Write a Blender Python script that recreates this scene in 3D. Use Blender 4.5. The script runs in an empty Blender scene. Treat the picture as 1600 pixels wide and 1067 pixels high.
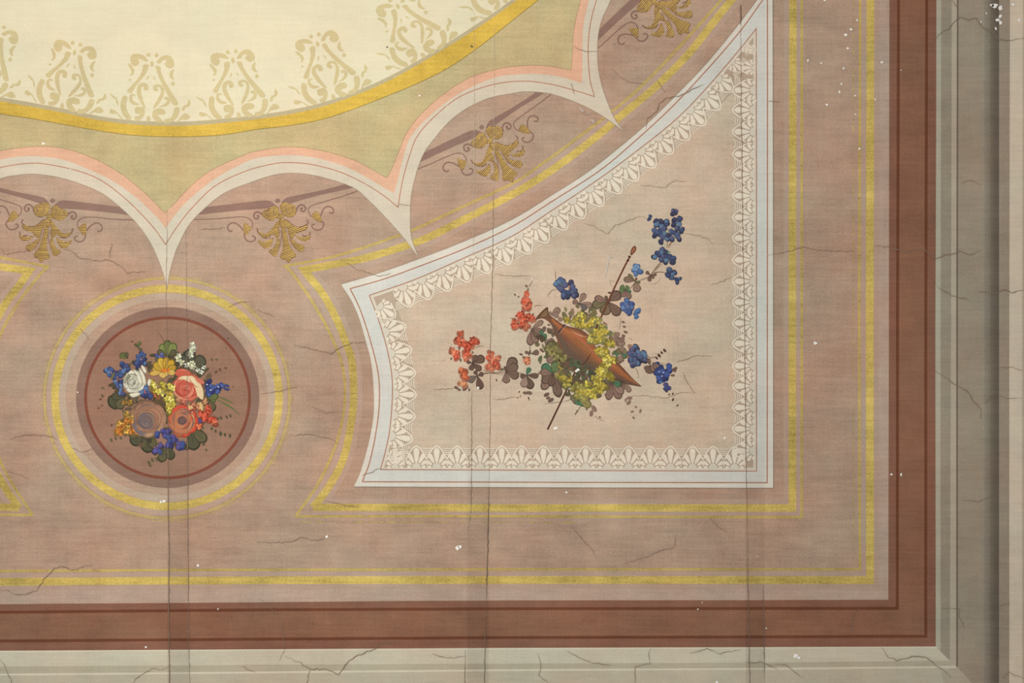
import bpy, math, random
from mathutils import Vector, Matrix
from mathutils.geometry import tessellate_polygon

# ------------------------------------------------------------------ camera, world, light
PX = 0.0025                       # one photograph pixel is 2.5 mm on the flat ceiling
CEIL = 5.2                        # height of the ceiling
scene = bpy.context.scene
COL = scene.collection
cam_data = bpy.data.cameras.new('camera')
cam_data.sensor_width = 36.0
cam_data.lens = 36.0
cam = bpy.data.objects.new('camera', cam_data)
cam.location = (0, 0, CEIL - 4.0)
cam.rotation_euler = (math.pi, 0, 0)          # looking straight up
COL.objects.link(cam)
scene.camera = cam

world = bpy.data.worlds.new('world')
scene.world = world
world.use_nodes = True
bg = world.node_tree.nodes['Background']
bg.inputs[0].default_value = (1.0, 0.985, 0.965, 1)
bg.inputs[1].default_value = 0.38

def area_light(name, loc, target, size, power, color):
    ld = bpy.data.lights.new(name, 'AREA')
    ld.shape = 'SQUARE'
    ld.size = size
    ld.energy = power
    ld.color = color
    o = bpy.data.objects.new(name, ld)
    o.location = loc
    o.rotation_euler = (Vector(target) - Vector(loc)).to_track_quat('-Z', 'Y').to_euler()
    COL.objects.link(o)
    return o
# unseen warm lamp, added so the ceiling dims rightwards, strongest under the cream disc
area_light('unseen_fill', (-1.15, -0.8, 1.45), (-1.1, -0.75, CEIL), 1.5, 108, (1.0, 0.965, 0.90))

scene.view_settings.view_transform = 'Standard'
scene.view_settings.look = 'None'
scene.view_settings.exposure = 0.0
scene.view_settings.gamma = 1.0
scene.view_settings.use_curve_mapping = False

# ------------------------------------------------------------------ materials
def lin(c):
    out = []
    for v in c:
        v /= 255.0
        out.append(v / 12.92 if v <= 0.04045 else ((v + 0.055) / 1.055) ** 2.4)
    return tuple(out) + (1.0,)

def make_group():
    g = bpy.data.node_groups.new('aged_paint', 'ShaderNodeTree')
    itf = g.interface
    itf.new_socket('Color', in_out='INPUT', socket_type='NodeSocketColor')
    itf.new_socket('Mottle', in_out='INPUT', socket_type='NodeSocketFloat')
    itf.new_socket('Tint', in_out='INPUT', socket_type='NodeSocketFloat')
    itf.new_socket('Color', in_out='OUTPUT', socket_type='NodeSocketColor')
    itf.new_socket('Height', in_out='OUTPUT', socket_type='NodeSocketFloat')
    itf.new_socket('Wear', in_out='OUTPUT', socket_type='NodeSocketFloat')
    N, L = g.nodes, g.links
    gi = N.new('NodeGroupInput'); go = N.new('NodeGroupOutput')
    geo = N.new('ShaderNodeNewGeometry')
    def noise(scale, vec=(1, 1, 1), detail=4, rough=0.55, off=0.0):
        m = N.new('ShaderNodeMapping'); m.inputs['Scale'].default_value = vec
        m.inputs['Location'].default_value = (off, off * 0.7, 0)
        t = N.new('ShaderNodeTexNoise')
        t.inputs['Scale'].default_value = scale
        t.inputs['Detail'].default_value = detail
        t.inputs['Roughness'].default_value = rough
        L.new(geo.outputs['Position'], m.inputs['Vector'])
        L.new(m.outputs[0], t.inputs['Vector'])
        return t.outputs[0]
    def mth(op, a, b=None, clamp=False):
        n = N.new('ShaderNodeMath'); n.operation = op; n.use_clamp = clamp
        for i, v in enumerate((a, b)):
            if v is None: continue
            if isinstance(v, (int, float)): n.inputs[i].default_value = v
            else: L.new(v, n.inputs[i])
        return n.outputs[0]
    def mapr(v, a, b, c, d):
        n = N.new('ShaderNodeMapRange'); n.interpolation_type = 'SMOOTHSTEP'
        n.inputs[1].default_value = a; n.inputs[2].default_value = b
        n.inputs[3].default_value = c; n.inputs[4].default_value = d
        L.new(v, n.inputs[0]); return n.outputs[0]
    big = noise(1.7, detail=3)
    med = noise(7.0, (1, 1.3, 1), detail=5, rough=0.65, off=3)
    hor = noise(6.0, (1, 14, 1), detail=4, rough=0.7, off=7)
    ver = noise(6.0, (14, 1, 1), detail=3, rough=0.7, off=11)
    fine = noise(140.0, detail=2, off=5)
    sumv = None
    for v, w in ((big, 0.45), (med, 0.58), (hor, 0.42), (ver, 0.16), (fine, 0.42)):
        t = mth('MULTIPLY', mth('SUBTRACT', v, 0.5), w)
        sumv = t if sumv is None else mth('ADD', sumv, t)
    fac = mth('ADD', mth('MULTIPLY', sumv, gi.outputs['Mottle']), 1.0)
    # damp seams that run across the whole ceiling along its joists
    sep = N.new('ShaderNodeSeparateXYZ'); L.new(geo.outputs['Position'], sep.inputs[0])
    X, Y = sep.outputs[0], sep.outputs[1]
    seam = None
    for x0, x1 in ((262, 296), (730, 764), (1165, 1195)):
        a, b = (x0 - 800) * PX, (x1 - 800) * PX
        m = mth('MULTIPLY', mapr(X, a - 0.004, a + 0.004, 0, 1), mapr(X, b - 0.006, b + 0.004, 1, 0))
        seam = m if seam is None else mth('ADD', seam, m)
    seam = mth('MULTIPLY', seam, mapr(Y, -0.2, 1.3, 0.015, 0.15))
    fac = mth('MULTIPLY', fac, mth('SUBTRACT', 1.0, seam))
    # drifts of pinker and greyer paint
    hue = noise(3.1, (1, 1, 1), detail=4, rough=0.6, off=23)
    mixp = N.new('ShaderNodeMix'); mixp.data_type = 'RGBA'; mixp.blend_type = 'MULTIPLY'
    L.new(mth('MULTIPLY', mapr(hue, 0.42, 0.68, 0, 1), gi.outputs['Tint']), mixp.inputs[0])
    L.new(gi.outputs['Color'], mixp.inputs[6]); mixp.inputs[7].default_value = (0.93, 1.02, 1.03, 1)
    mixq = N.new('ShaderNodeMix'); mixq.data_type = 'RGBA'; mixq.blend_type = 'MULTIPLY'
    L.new(mth('MULTIPLY', mapr(hue, 0.5, 0.28, 0, 1), gi.outputs['Tint']), mixq.inputs[0])
    L.new(mixp.outputs[2], mixq.inputs[6]); mixq.inputs[7].default_value = (1.02, 0.955, 0.93, 1)
    sc = N.new('ShaderNodeVectorMath'); sc.operation = 'SCALE'
    L.new(mixq.outputs[2], sc.inputs[0]); L.new(fac, sc.inputs['Scale'])
    L.new(sc.outputs[0], go.inputs['Color'])
    h = mth('ADD', mth('ADD', mth('MULTIPLY', hor, 1.0), mth('MULTIPLY', ver, 0.5)), mth('MULTIPLY', fine, 0.5))
    L.new(h, go.inputs['Height'])
    wn = noise(34.0, (1, 1.6, 1), detail=4, rough=0.7, off=31)
    L.new(wn, go.inputs['Wear'])
    return g
GROUP = make_group()
MATS = {}
def paint(c, mottle=1.0, tint=0.8, worn=0.0, bump=0.25):
    key = (c, mottle, tint, worn, bump)
    if key in MATS: return MATS[key]
    m = bpy.data.materials.new('paint_%d_%d_%d' % c)
    m.use_nodes = True
    T = m.node_tree; N, L = T.nodes, T.links
    p = N['Principled BSDF']
    g = N.new('ShaderNodeGroup'); g.node_tree = GROUP
    g.inputs['Color'].default_value = lin(c)
    g.inputs['Mottle'].default_value = mottle
    g.inputs['Tint'].default_value = tint
    p.inputs['Roughness'].default_value = 0.85
    p.inputs['Specular IOR Level'].default_value = 0.12
    L.new(g.outputs['Color'], p.inputs['Base Color'])
    b = N.new('ShaderNodeBump'); b.inputs['Strength'].default_value = bump
    b.inputs['Distance'].default_value = 0.004
    L.new(g.outputs['Height'], b.inputs['Height']); L.new(b.outputs[0], p.inputs['Normal'])
    if worn > 0:
        mr = N.new('ShaderNodeMapRange')
        mr.inputs[1].default_value = worn - 0.06; mr.inputs[2].default_value = worn + 0.06
        mr.inputs[3].default_value = 0.0; mr.inputs[4].default_value = 1.0
        L.new(g.outputs['Wear'], mr.inputs[0]); L.new(mr.outputs[0], p.inputs['Alpha'])
    MATS[key] = m
    return m

# ------------------------------------------------------------------ geometry helpers
def catmull(pts, n=6, closed=False):
    P = [Vector((p[0], p[1])) for p in pts]
    m = len(P)
    if m < 3: return P
    out = []
    rng = range(m) if closed else range(m - 1)
    for i in rng:
        if closed:
            a, b, c, d = P[(i - 1) % m], P[i], P[(i + 1) % m], P[(i + 2) % m]
        else:
            b, c = P[i], P[i + 1]
            a = P[i - 1] if i > 0 else b + (b - c)
            d = P[i + 2] if i + 2 < m else c + (c - b)
        for k in range(n):
            t = k / n
            out.append(0.5 * ((2 * b) + (c - a) * t + (2 * a - 5 * b + 4 * c - d) * t * t + (3 * b - a - 3 * c + d) * t ** 3))
    if not closed: out.append(P[-1])
    return out

STEP = 8e-6
LAY = 8e-5
class Sheet:
    """collects flat painted shapes, in photograph pixels about an origin, into one mesh"""
    def __init__(s, origin=(0, 0)):
        s.o = origin; s.v = []; s.f = []; s.m = []; s.mats = []; s.k = 0
    def _mi(s, m):
        if m not in s.mats: s.mats.append(m)
        return s.mats.index(m)
    def raw(s, pts, faces, m):
        z = -s.k * STEP; s.k += 1
        b = len(s.v); mi = s._mi(m)
        for p in pts: s.v.append(((p[0] - s.o[0]) * PX, (p[1] - s.o[1]) * PX, z))
        for f in faces: s.f.append([b + i for i in f]); s.m.append(mi)
        return s
    def poly(s, pts, m, n=0):
        if n: pts = catmull(pts, n, True)
        vs = [Vector((p[0], p[1], 0)) for p in pts]
        return s.raw(pts, [list(t) for t in tessellate_polygon([vs])], m)
    def ell(s, cx, cy, rx, ry, rot, m, n=14):
        c, si = math.cos(rot), math.sin(rot)
        pts = [(cx + rx * math.cos(t) * c - ry * math.sin(t) * si, cy + rx * math.cos(t) * si + ry * math.sin(t) * c)
               for t in [2 * math.pi * i / n for i in range(n)]]
        return s.raw(pts, [list(range(n))], m)
    def ring(s, cx, cy, rx, ry, w, m, n=160):
        pts = []; fs = []
        for i in range(n):
            t = 2 * math.pi * i / n
            for q in (-w / 2, w / 2):
                pts.append((cx + (rx + q) * math.cos(t), cy + (ry + q) * math.sin(t)))
        for i in range(n):
            a, b = 2 * i, 2 * ((i + 1) % n)
            fs.append([a, a + 1, b + 1, b])
        return s.raw(pts, fs, m)
    def line(s, pts, w, m, n=5, closed=False, taper=0.0, off=0.0, mitre=False):
        P = catmull(pts, n, closed) if n else [Vector((p[0], p[1])) for p in pts]
        c = len(P); out = []; fs = []; corners = []
        for i, p in enumerate(P):
            if closed: a, b = P[i - 1], P[(i + 1) % c]
            else: a, b = P[max(0, i - 1)], P[min(c - 1, i + 1)]
            d1 = (p - a); d2 = (b - p)
            if d1.length < 1e-9: d1 = d2
            if d2.length < 1e-9: d2 = d1
            d1 = d1.normalized(); d2 = d2.normalized()
            t = (d1 + d2)
            t = d1 if t.length < 1e-6 else t.normalized()
            k = 1.0
            if mitre:
                k = 1.0 / max(0.3, t.dot(d2))
                if 0 < i < c - 1 and d1.dot(d2) < 0.75: corners.append((i, d1.copy(), d2.copy()))
            nn = Vector((-t.y, t.x))
            if isinstance(w, (list, tuple)): ww = w[0] + (w[1] - w[0]) * i / (c - 1)
            else: ww = w
            if taper:
                u = i / (c - 1); e = min(u, 1 - u) / taper
                ww *= min(1.0, 0.25 + 0.75 * e)
            out.append(p + nn * (off + ww / 2) * k); out.append(p + nn * (off - ww / 2) * k)
        for i, d1, d2 in corners:              # no folding over on the inside of a corner
            for sd in (0, 1):
                M = out[2 * i + sd]
                for j in range(i - 1, -1, -1):
                    if (out[2 * j + sd] - M).dot(d1) > 0: out[2 * j + sd] = M.copy()
                    else: break
                for j in range(i + 1, c):
                    if (out[2 * j + sd] - M).dot(d2) < 0: out[2 * j + sd] = M.copy()
                    else: break
        for i in range(c if closed else c - 1):
            a, b = 2 * i, 2 * ((i + 1) % c)
            fs.append([a, a + 1, b + 1, b])
        return s.raw(out, fs, m)
    def between(s, A, B, m):
        """strip between two edges sampled alike"""
        pts = []; fs = []
        for a, b in zip(A, B): pts += [a, b]
        for i in range(len(A) - 1): fs.append([2 * i, 2 * i + 1, 2 * i + 3, 2 * i + 2])
        return s.raw(pts, fs, m)
    def hatch(s, pts, ang, pitch, w, m, rnd, n=3):
        P = catmull(pts, n, True)
        c, si = math.cos(-ang), math.sin(-ang)
        R = [(p.x * c - p.y * si, p.x * si + p.y * c) for p in P]
        y = min(r[1] for r in R) + pitch * 0.5; ymax = max(r[1] for r in R)
        ci, sj = math.cos(ang), math.sin(ang)
        pp = []; ff = []
        while y < ymax:
            xs = []
            for i in range(len(R)):
                (x1, y1), (x2, y2) = R[i - 1], R[i]
                if (y1 <= y) != (y2 <= y): xs.append(x1 + (y - y1) / (y2 - y1) * (x2 - x1))
            xs.sort()
            for a, b in zip(xs[::2], xs[1::2]):
                if b - a < 0.8: continue
                a += rnd.uniform(-.3, .5); b -= rnd.uniform(-.4, .5)
                q = rnd.uniform(0.7, 1.15) * w / 2; dy = rnd.uniform(-.15, .15)
                base = len(pp)
                for xx, yy in ((a, y - q * .6), (a, y + q * .6), (b, y + q + dy), (b, y - q + dy)):
                    pp.append((xx * ci - yy * sj, xx * sj + yy * ci))
                ff.append([base, base + 1, base + 2, base + 3])
            y += pitch * rnd.uniform(0.88, 1.12)
        if ff: s.raw(pp, ff, m)
        return s
    def build(s, name, parent=None, layer=0):
        me = bpy.data.meshes.new(name)
        me.from_pydata(s.v, [], s.f)
        for m in s.mats: me.materials.append(m)
        me.polygons.foreach_set('material_index', s.m)
        me.update()
        o = bpy.data.objects.new(name, me)
        COL.objects.link(o)
        if parent is not None:
            o.parent = parent; o.location = (0, 0, -layer * LAY)
        else:
            o.location = ((s.o[0] - 800) * PX, (s.o[1] - 533.5) * PX, CEIL - layer * LAY)
        return o

def tag(o, label=None, cat=None, group=None, kind=None):
    if label: o['label'] = label
    if cat: o['category'] = cat
    if group: o['group'] = group
    if kind: o['kind'] = kind
    return o
THN = 0
def thing(name, origin, label, cat, group=None, layer=0, rot=0.0):
    global THN
    THN += 1
    if cat in ('flower', 'leaf', 'stem', 'staff', 'horn'): layer += 14 + (THN % 6) * .016
    o = bpy.data.objects.new(name, None)
    o.empty_display_size = 0.05
    o.location = ((origin[0] - 800) * PX, (origin[1] - 533.5) * PX, CEIL - layer * LAY)
    o.rotation_euler = (0, 0, rot)
    COL.objects.link(o)
    return tag(o, label, cat, group)
def copy_tree(o, parent=None):
    c = o.copy(); COL.objects.link(c); c.parent = parent
    for ch in list(o.children): copy_tree(ch, c)
    return c
def arc(cx, cy, r, a0, a1, n=14, ry=None):
    ry = r if ry is None else ry
    return [(cx + r * math.cos(math.radians(a0 + (a1 - a0) * i / n)), cy + ry * math.sin(math.radians(a0 + (a1 - a0) * i / n))) for i in range(n + 1)]
# ------------------------------------------------------------------ colours
MAUVE = paint((184, 153, 132), 1.1, 1.0)
MAUVE_L = paint((190, 164, 147), 0.9, 0.8)
LILAC = paint((188, 160, 141), 0.8, 0.8)
CREAM = paint((229, 218, 187), 0.32, 0.35)
STEN = paint((209, 192, 146), 0.5, 0.4)
RIMGREY = paint((190, 176, 140), 0.6, 0.4)
GOLDR = paint((214, 179, 80), 1.2, 0.15)
GREEN = paint((196, 178, 134), 0.9, 1.0)
PEACH = paint((224, 177, 148), 0.7, 0.5)
WHITE = paint((214, 201, 181), 0.5, 0.5)
REDL = paint((186, 128, 104), 0.8, 0.2, worn=0.36)
BAR = paint((146, 115, 103), 0.7, 0.4)
CURL = paint((144, 111, 99), 0.7, 0.3)
GOLD = paint((203, 177, 98), 2.0, 0.4)
GOLDW = paint((194, 168, 100), 1.5, 0.5, worn=0.34)
GOLDX = paint((190, 170, 100), 1.5, 0.5, worn=0.50)
HATCH = paint((220, 185, 104), 0.8, 0.1)
GOLDT = paint((192, 168, 106), 1.2, 0.4, worn=0.33)
HATCHD = paint((130, 98, 68), 0.8, 0.2)

# ------------------------------------------------------------------ the ceiling and its painted mouldings (the setting)
x0, x1, y0, y1 = -260, 2200, -220, 1500
ceiling = Sheet((800, 533))
ceiling.poly([(-900, -700), (2300, -700), (2300, 1700), (-900, 1700)], MAUVE)
ceiling = tag(ceiling.build('ceiling'), 'old mauve plaster ceiling painted with ornament, cracked along its seams', kind='structure')

# brown border
BR = paint((147, 105, 83), 1.0, 0.9); BRS = paint((143, 100, 82), 1.0, 0.8); BRD = paint((116, 70, 50), 0.9, 0.5)
def Lshape(sh, inner, outer, m):
    """L of paint: bottom leg then right leg; inner/outer = list of points left end, corner, top end"""
    sh.poly(inner + outer[::-1], m)
t1 = Sheet((1462, 1010))
Lshape(t1, [(x0, 949), (0, 944), (100, 943), (400, 941), (600, 939), (800, 938), (1200, 937.5), (1388, 937), (1389, 500), (1390, 0), (1390.5, y0)],
       [(x0, 1019), (0, 1017), (400, 1014.5), (800, 1012.5), (1200, 1011), (1462, 1010), (1461, 534), (1464, 0), (1464.5, y0)], BR)
t1 = tag(t1.build('trim_1', layer=1), 'broad brown painted border with two darker red-brown lines', kind='structure')
q = Sheet((1462, 1010))
Lshape(q, [(x0, 949), (0, 944), (400, 941), (800, 938), (1200, 937.5), (1388, 937), (1389, 500), (1390, y0)],
       [(x0, 960), (0, 956), (400, 953), (800, 951), (1200, 950.5), (1402, 950.5), (1402.5, 500), (1404, y0)], BRS)
Lshape(q, [(x0, 1003), (0, 1001), (400, 998.5), (800, 996), (1200, 995), (1447, 994), (1447, 500), (1448, y0)],
       [(x0, 1019), (0, 1017), (400, 1014.5), (800, 1012.5), (1200, 1011), (1462, 1010), (1461, 534), (1464, y0)], BRS)
q.build('edge_strip', t1, 1)
for pts in ([(x0, 960), (0, 956.5), (400, 952.8), (800, 951), (1200, 950.5), (1402, 950.5), (1402.3, 500), (1404, 0), (1404, y0)],
            [(x0, 1003), (0, 1001.5), (400, 998.5), (800, 996), (1200, 995), (1446.5, 994), (1446.5, 500), (1448, 0), (1448, y0)]):
    Sheet((1462, 1010)).line(pts, 4.6, BRD, n=0, mitre=True).build('dark_line', t1, 2)

# grey painted stone moulding, along the bottom and up the right hand side
G_CR = paint((210, 200, 178), 0.55, 0.7); G_MID = paint((190, 179, 156), 0.6, 0.7); G_HI = paint((222, 212, 190), 0.4, 0.4)
G_FLAT = paint((198, 186, 164), 0.6, 0.9)
t2 = Sheet((800, 1040))
t2.poly([(x0, 1018.5), (0, 1016.8), (400, 1014.3), (800, 1012.2), (1200, 1010.8), (1462, 1009.8), (1500, 1047), (1540, 1090), (1560, y1), (x0, y1)], G_FLAT)
t2 = tag(t2.build('trim_2', layer=5), 'cream-grey moulding painted along the bottom beneath the brown border', kind='structure')
s = Sheet((800, 1040)); s.poly([(x0, 1018), (0, 1016.5), (400, 1014.2), (800, 1012), (1200, 1010.8), (1462, 1010), (1483, 1032), (1200, 1035), (800, 1036.5), (400, 1038.5), (0, 1041), (x0, 1043)], G_CR); s.build('fillet', t2, 1)
s = Sheet((800, 1040)); s.poly([(x0, 1043), (0, 1041.5), (400, 1039), (800, 1036.5), (1200, 1035.3), (1483, 1032), (1490, 1039), (1200, 1043), (800, 1045.5), (400, 1049), (0, 1052.5), (x0, 1054)], G_MID); s.build('fillet', t2, 1)
s = Sheet((800, 1040)); s.line([(x0, 1055), (0, 1054), (400, 1050.5), (800, 1046.8), (1200, 1044.8), (1494, 1042)], 3.0, G_HI, n=0); s.line([(x0, 1019), (0, 1018), (400, 1015.6), (800, 1013.6), (1200, 1012.2), (1464, 1011)], 2.0, G_HI, n=0); s.build('light_line', t2, 2)

R_FLAT = paint((168, 153, 134), 0.7, 0.7); R_EDGE = paint((186, 179, 160), 0.6, 0.6); R_DK = paint((162, 150, 132), 0.8, 0.6)
R_LT = paint((190, 177, 157), 0.6, 0.5); R_LINE = paint((122, 110, 97), 0.6, 0.3)
t3 = Sheet((1500, 533))
t3.poly([(1462, 1010), (1461, 534), (1464, 0), (1464, y0), (x1, y0), (x1, y1), (1560, y1), (1540, 1090), (1500, 1047)], R_FLAT)
t3 = tag(t3.build('trim_3', layer=5.3), 'grey-brown painted moulding with a dark hollow up the right edge', kind='structure')
def vstrip(xa, xb, m, name, lay, ya=y0, yb=y1, bot=None):
    s = Sheet((1500, 533))
    bot = bot or [(xb, yb), (xa, yb)]
    s.poly([(xa + 1.5, ya), (xb + 1.5, ya), (xb, 500)] + bot + [(xa, 500)], m)
    return s.build(name, t3, lay)
vstrip(1462, 1469.5, R_EDGE, 'fillet', 1, bot=[(1469.5, 1018), (1462, 1010)])
vstrip(1469.5, 1486, R_DK, 'fillet', 1, bot=[(1484, 1031), (1469.5, 1018)])
vstrip(1486, 1494, R_LT, 'fillet', 1, bot=[(1494, 1041), (1484, 1031)])
vstrip(1494, 1496.6, R_LINE, 'dark_line', 2, bot=[(1496.6, 1041), (1494, 1041)])
_w = Sheet((1500, 533)); _w.poly([(1494, 1041), (1500, 1047), (1540, 1090), (1560, y1), (1500, y1), (1480, 1090), (1470, 1050)], paint((186, 172, 151), 0.7, 0.8)); _w.build('blended_corner', t3, 0.5)
# hollow: strokes of ever darker grey side by side
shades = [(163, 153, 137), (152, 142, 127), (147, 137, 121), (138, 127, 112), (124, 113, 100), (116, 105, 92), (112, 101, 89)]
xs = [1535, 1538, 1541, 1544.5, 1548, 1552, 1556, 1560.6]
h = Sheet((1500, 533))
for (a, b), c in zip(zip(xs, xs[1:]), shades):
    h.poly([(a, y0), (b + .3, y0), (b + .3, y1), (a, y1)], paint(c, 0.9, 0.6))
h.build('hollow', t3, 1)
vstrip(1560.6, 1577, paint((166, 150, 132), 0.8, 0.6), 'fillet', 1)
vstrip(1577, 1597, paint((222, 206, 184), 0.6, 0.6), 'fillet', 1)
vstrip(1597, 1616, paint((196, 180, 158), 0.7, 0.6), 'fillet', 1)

# ------------------------------------------------------------------ pale strips beside the gold
pale = Sheet((700, 900))
pale.poly([(x0, 917), (0, 916), (800, 913), (1366, 913), (1366, y0), (1390, y0), (1388, 937), (800, 938), (400, 941), (0, 944), (x0, 949)], MAUVE_L)
tag(pale.build('pale_margin', layer=0.5), 'pale mauve margin between the outer gold band and the brown border', 'margin')

# ------------------------------------------------------------------ cream disc with its gold rim
rim_up = [(-220, 83), (-140, 120), (-60, 144), (0, 158), (50, 167), (100, 176.5), (150, 187), (200, 194), (250, 196.5), (300, 196), (350, 192), (400, 186.5), (450, 179), (500, 168),
          (550, 151), (600, 130), (650, 103), (700, 73), (750, 41), (800, 6), (850, -34), (900, -80), (960, -150), (1020, -230)]
rim_dn = [(-220, 102), (-140, 138), (-60, 161), (0, 177), (50, 185), (100, 194), (150, 203), (200, 210), (250, 213), (300, 213), (350, 210), (400, 202), (450, 196), (500, 187),
          (550, 171), (600, 151.5), (650, 131), (700, 106), (750, 72), (800, 32), (850, -8), (900, -55), (960, -125), (1020, -205)]
disc = thing('cream_disc', (270, 0), 'large pale cream disc edged by a broad golden band, top left', 'disc', layer=15)
U = catmull(rim_up, 6); D = catmull(rim_dn, 6)
Sheet((270, 0)).poly([tuple(p) for p in U] + [(1020, -260), (-220, -260)], CREAM).build('field', disc, 0)
Sheet((270, 0)).between([p - Vector((0, 6.5)) for p in U], [p + Vector((0, 2)) for p in U], RIMGREY).build('grey_edge', disc, 1)
Sheet((270, 0)).between(U, D, GOLDR).build('gold_rim', disc, 2)
Sheet((270, 0)).line([(p.x, p.y + .5) for p in D], 1.2, paint((160, 135, 75), 1, .5), n=0).build('outline', disc, 3)

# stencilled scrolls that stand on the rim, all alike: drawn once, then copied
SC = 8.2
def cv(pts): return [((x - 425) / SC, (y - 990) / SC) for x, y in pts]
stencil = [
 ('hook', 'L', [(385, 215), (335, 210), (290, 190), (262, 195), (272, 225), (262, 265), (225, 285), (185, 265), (160, 220), (165, 160), (200, 130), (260, 125), (330, 145), (370, 180)]),
 ('hook', 'R', [(495, 225), (520, 180), (570, 140), (640, 125), (695, 160), (722, 215), (715, 270), (670, 290), (625, 275), (600, 230), (625, 200), (600, 185), (560, 205), (545, 232)]),
 ('strap', 'L', [(330, 262), (395, 262), (375, 350), (320, 440), (250, 530), (190, 630), (135, 605), (180, 545), (260, 450), (315, 350)]),
 ('strap', 'R', [(490, 270), (545, 275), (560, 340), (600, 430), (660, 530), (730, 630), (800, 740), (735, 757), (660, 640), (590, 520), (530, 400), (500, 320)]),
 ('flame', 'L', [(145, 250), (190, 290), (215, 340), (205, 390), (165, 410), (180, 370), (165, 320), (140, 280)]),
 ('flame', 'R', [(725, 300), (715, 350), (715, 400), (740, 432), (700, 428), (668, 385), (675, 340), (700, 310)]),
 ('dot', 'C', [(362, 130), (390, 103), (415, 130), (400, 155), (375, 152)]),
 ('dot', 'C', [(468, 130), (492, 105), (518, 130), (500, 156), (475, 152)]),
 ('dot', 'C', [(420, 235), (438, 205), (460, 235), (455, 270), (435, 282), (420, 262)]),
 ('dot', 'L', [(145, 465), (165, 448), (185, 462), (165, 475)]),
 ('dot', 'R', [(695, 485), (718, 455), (745, 485), (728, 508), (705, 505)]),
 ('dot', 'C', [(402, 945), (425, 910), (452, 945), (445, 985), (415, 985)]),
 ('tick', 'C', [(400, 395), (405, 420), (375, 460), (382, 430)]),
 ('tick', 'C', [(460, 395), (485, 425), (492, 460), (470, 430)]),
 ('heart_scroll', 'L', [(385, 815), (350, 800), (300, 720), (265, 640), (262, 560), (290, 510), (350, 492), (400, 520), (405, 575), (375, 592), (348, 572), (350, 545), (325, 545), (312, 590), (330, 660), (355, 740)]),
 ('heart_scroll', 'R', [(480, 815), (500, 750), (545, 670), (572, 600), (560, 550), (530, 535), (515, 550), (535, 575), (510, 595), (475, 575), (470, 530), (510, 505), (570, 515), (605, 565), (605, 640), (570, 720), (520, 790)]),
 ('leaf_curl', 'L', [(300, 775), (230, 780), (180, 745), (165, 690), (185, 645), (225, 640), (245, 665), (212, 665), (205, 700), (240, 740), (275, 755)]),
 ('leaf_curl', 'R', [(545, 790), (590, 770), (640, 735), (650, 700), (615, 690), (625, 660), (665, 665), (690, 715), (670, 760), (620, 785)]),
 ('volute', 'L', [(262, 805), (350, 805), (375, 860), (355, 930), (310, 975), (255, 972), (248, 935), (300, 915), (310, 895), (262, 890), (245, 850)]),
 ('volute', 'R', [(500, 830), (560, 808), (625, 825), (640, 870), (610, 890), (545, 895), (570, 930), (605, 960), (600, 990), (550, 995), (500, 960), (470, 900), (475, 860)]),
 ('foot', 'L', [(95, 665), (145, 690), (130, 780), (150, 860), (205, 945), (190, 975), (150, 970), (90, 900), (60, 810), (68, 730)]),
 ('foot', 'R', [(755, 790), (815, 792), (815, 860), (780, 930), (720, 985), (640, 998), (635, 945), (700, 930), (735, 880)]),
 ('leaf', 'R', [(775, 985), (820, 925), (870, 870), (910, 862), (960, 905), (910, 940), (850, 940), (800, 975)]),
 ('leaf', 'L', [(105, 975), (60, 925), (15, 880), (-30, 855), (-65, 850), (-75, 890), (-30, 910), (20, 900), (60, 950)]),
 ('sprig', 'R', [(845, 825), (870, 760), (910, 745), (930, 675), (958, 725), (930, 770), (895, 780), (880, 815)]),
 ('sprig', 'L', [(35, 800), (5, 760), (-5, 720), (-45, 695), (-90, 645), (-40, 670), (0, 700), (25, 745)]),
]
def scroll_at(x, y, label, first=None):
    ang = math.atan2(270 - x, 624 + y) * 0.98       # upright towards the centre of the disc
    if first is None:
        t = thing('scroll_ornament', (x, y), label, 'ornament', 'stencilled scrolls along the rim of the cream disc', layer=20)
        for nm, side, pts in stencil:
            Sheet((0, 0)).poly(cv(pts), STEN, n=4).build(nm, t, 0)
    else:
        t = copy_tree(first); t['label'] = label
        t.location = ((x - 800) * PX, (y - 533.5) * PX, CEIL - 20 * LAY)
    t.rotation_euler = (0, 0, ang)
    return t
first = scroll_at(231.8, 190.7, 'tan stencilled scroll on the rim nearest the bottom of the cream disc')
for x, y, lab in ((-40, 137, 'tan stencilled scroll cut off by the left edge, on the cream disc'),
                  (96, 170.5, 'tan stencilled scroll second from the left, leaning right on the cream disc'),
                  (373.5, 185, 'tan stencilled scroll just right of the lowest one, leaning slightly left'),
                  (522, 156, 'tan stencilled scroll halfway up the right rim of the cream disc'),
                  (663, 91, 'tan stencilled scroll leaning left, its top touching the upper picture edge'),
                  (792, 5, 'tan stencilled scroll at the top right, mostly cut off by the picture edge')):
    scroll_at(x, y, lab, first)

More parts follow.
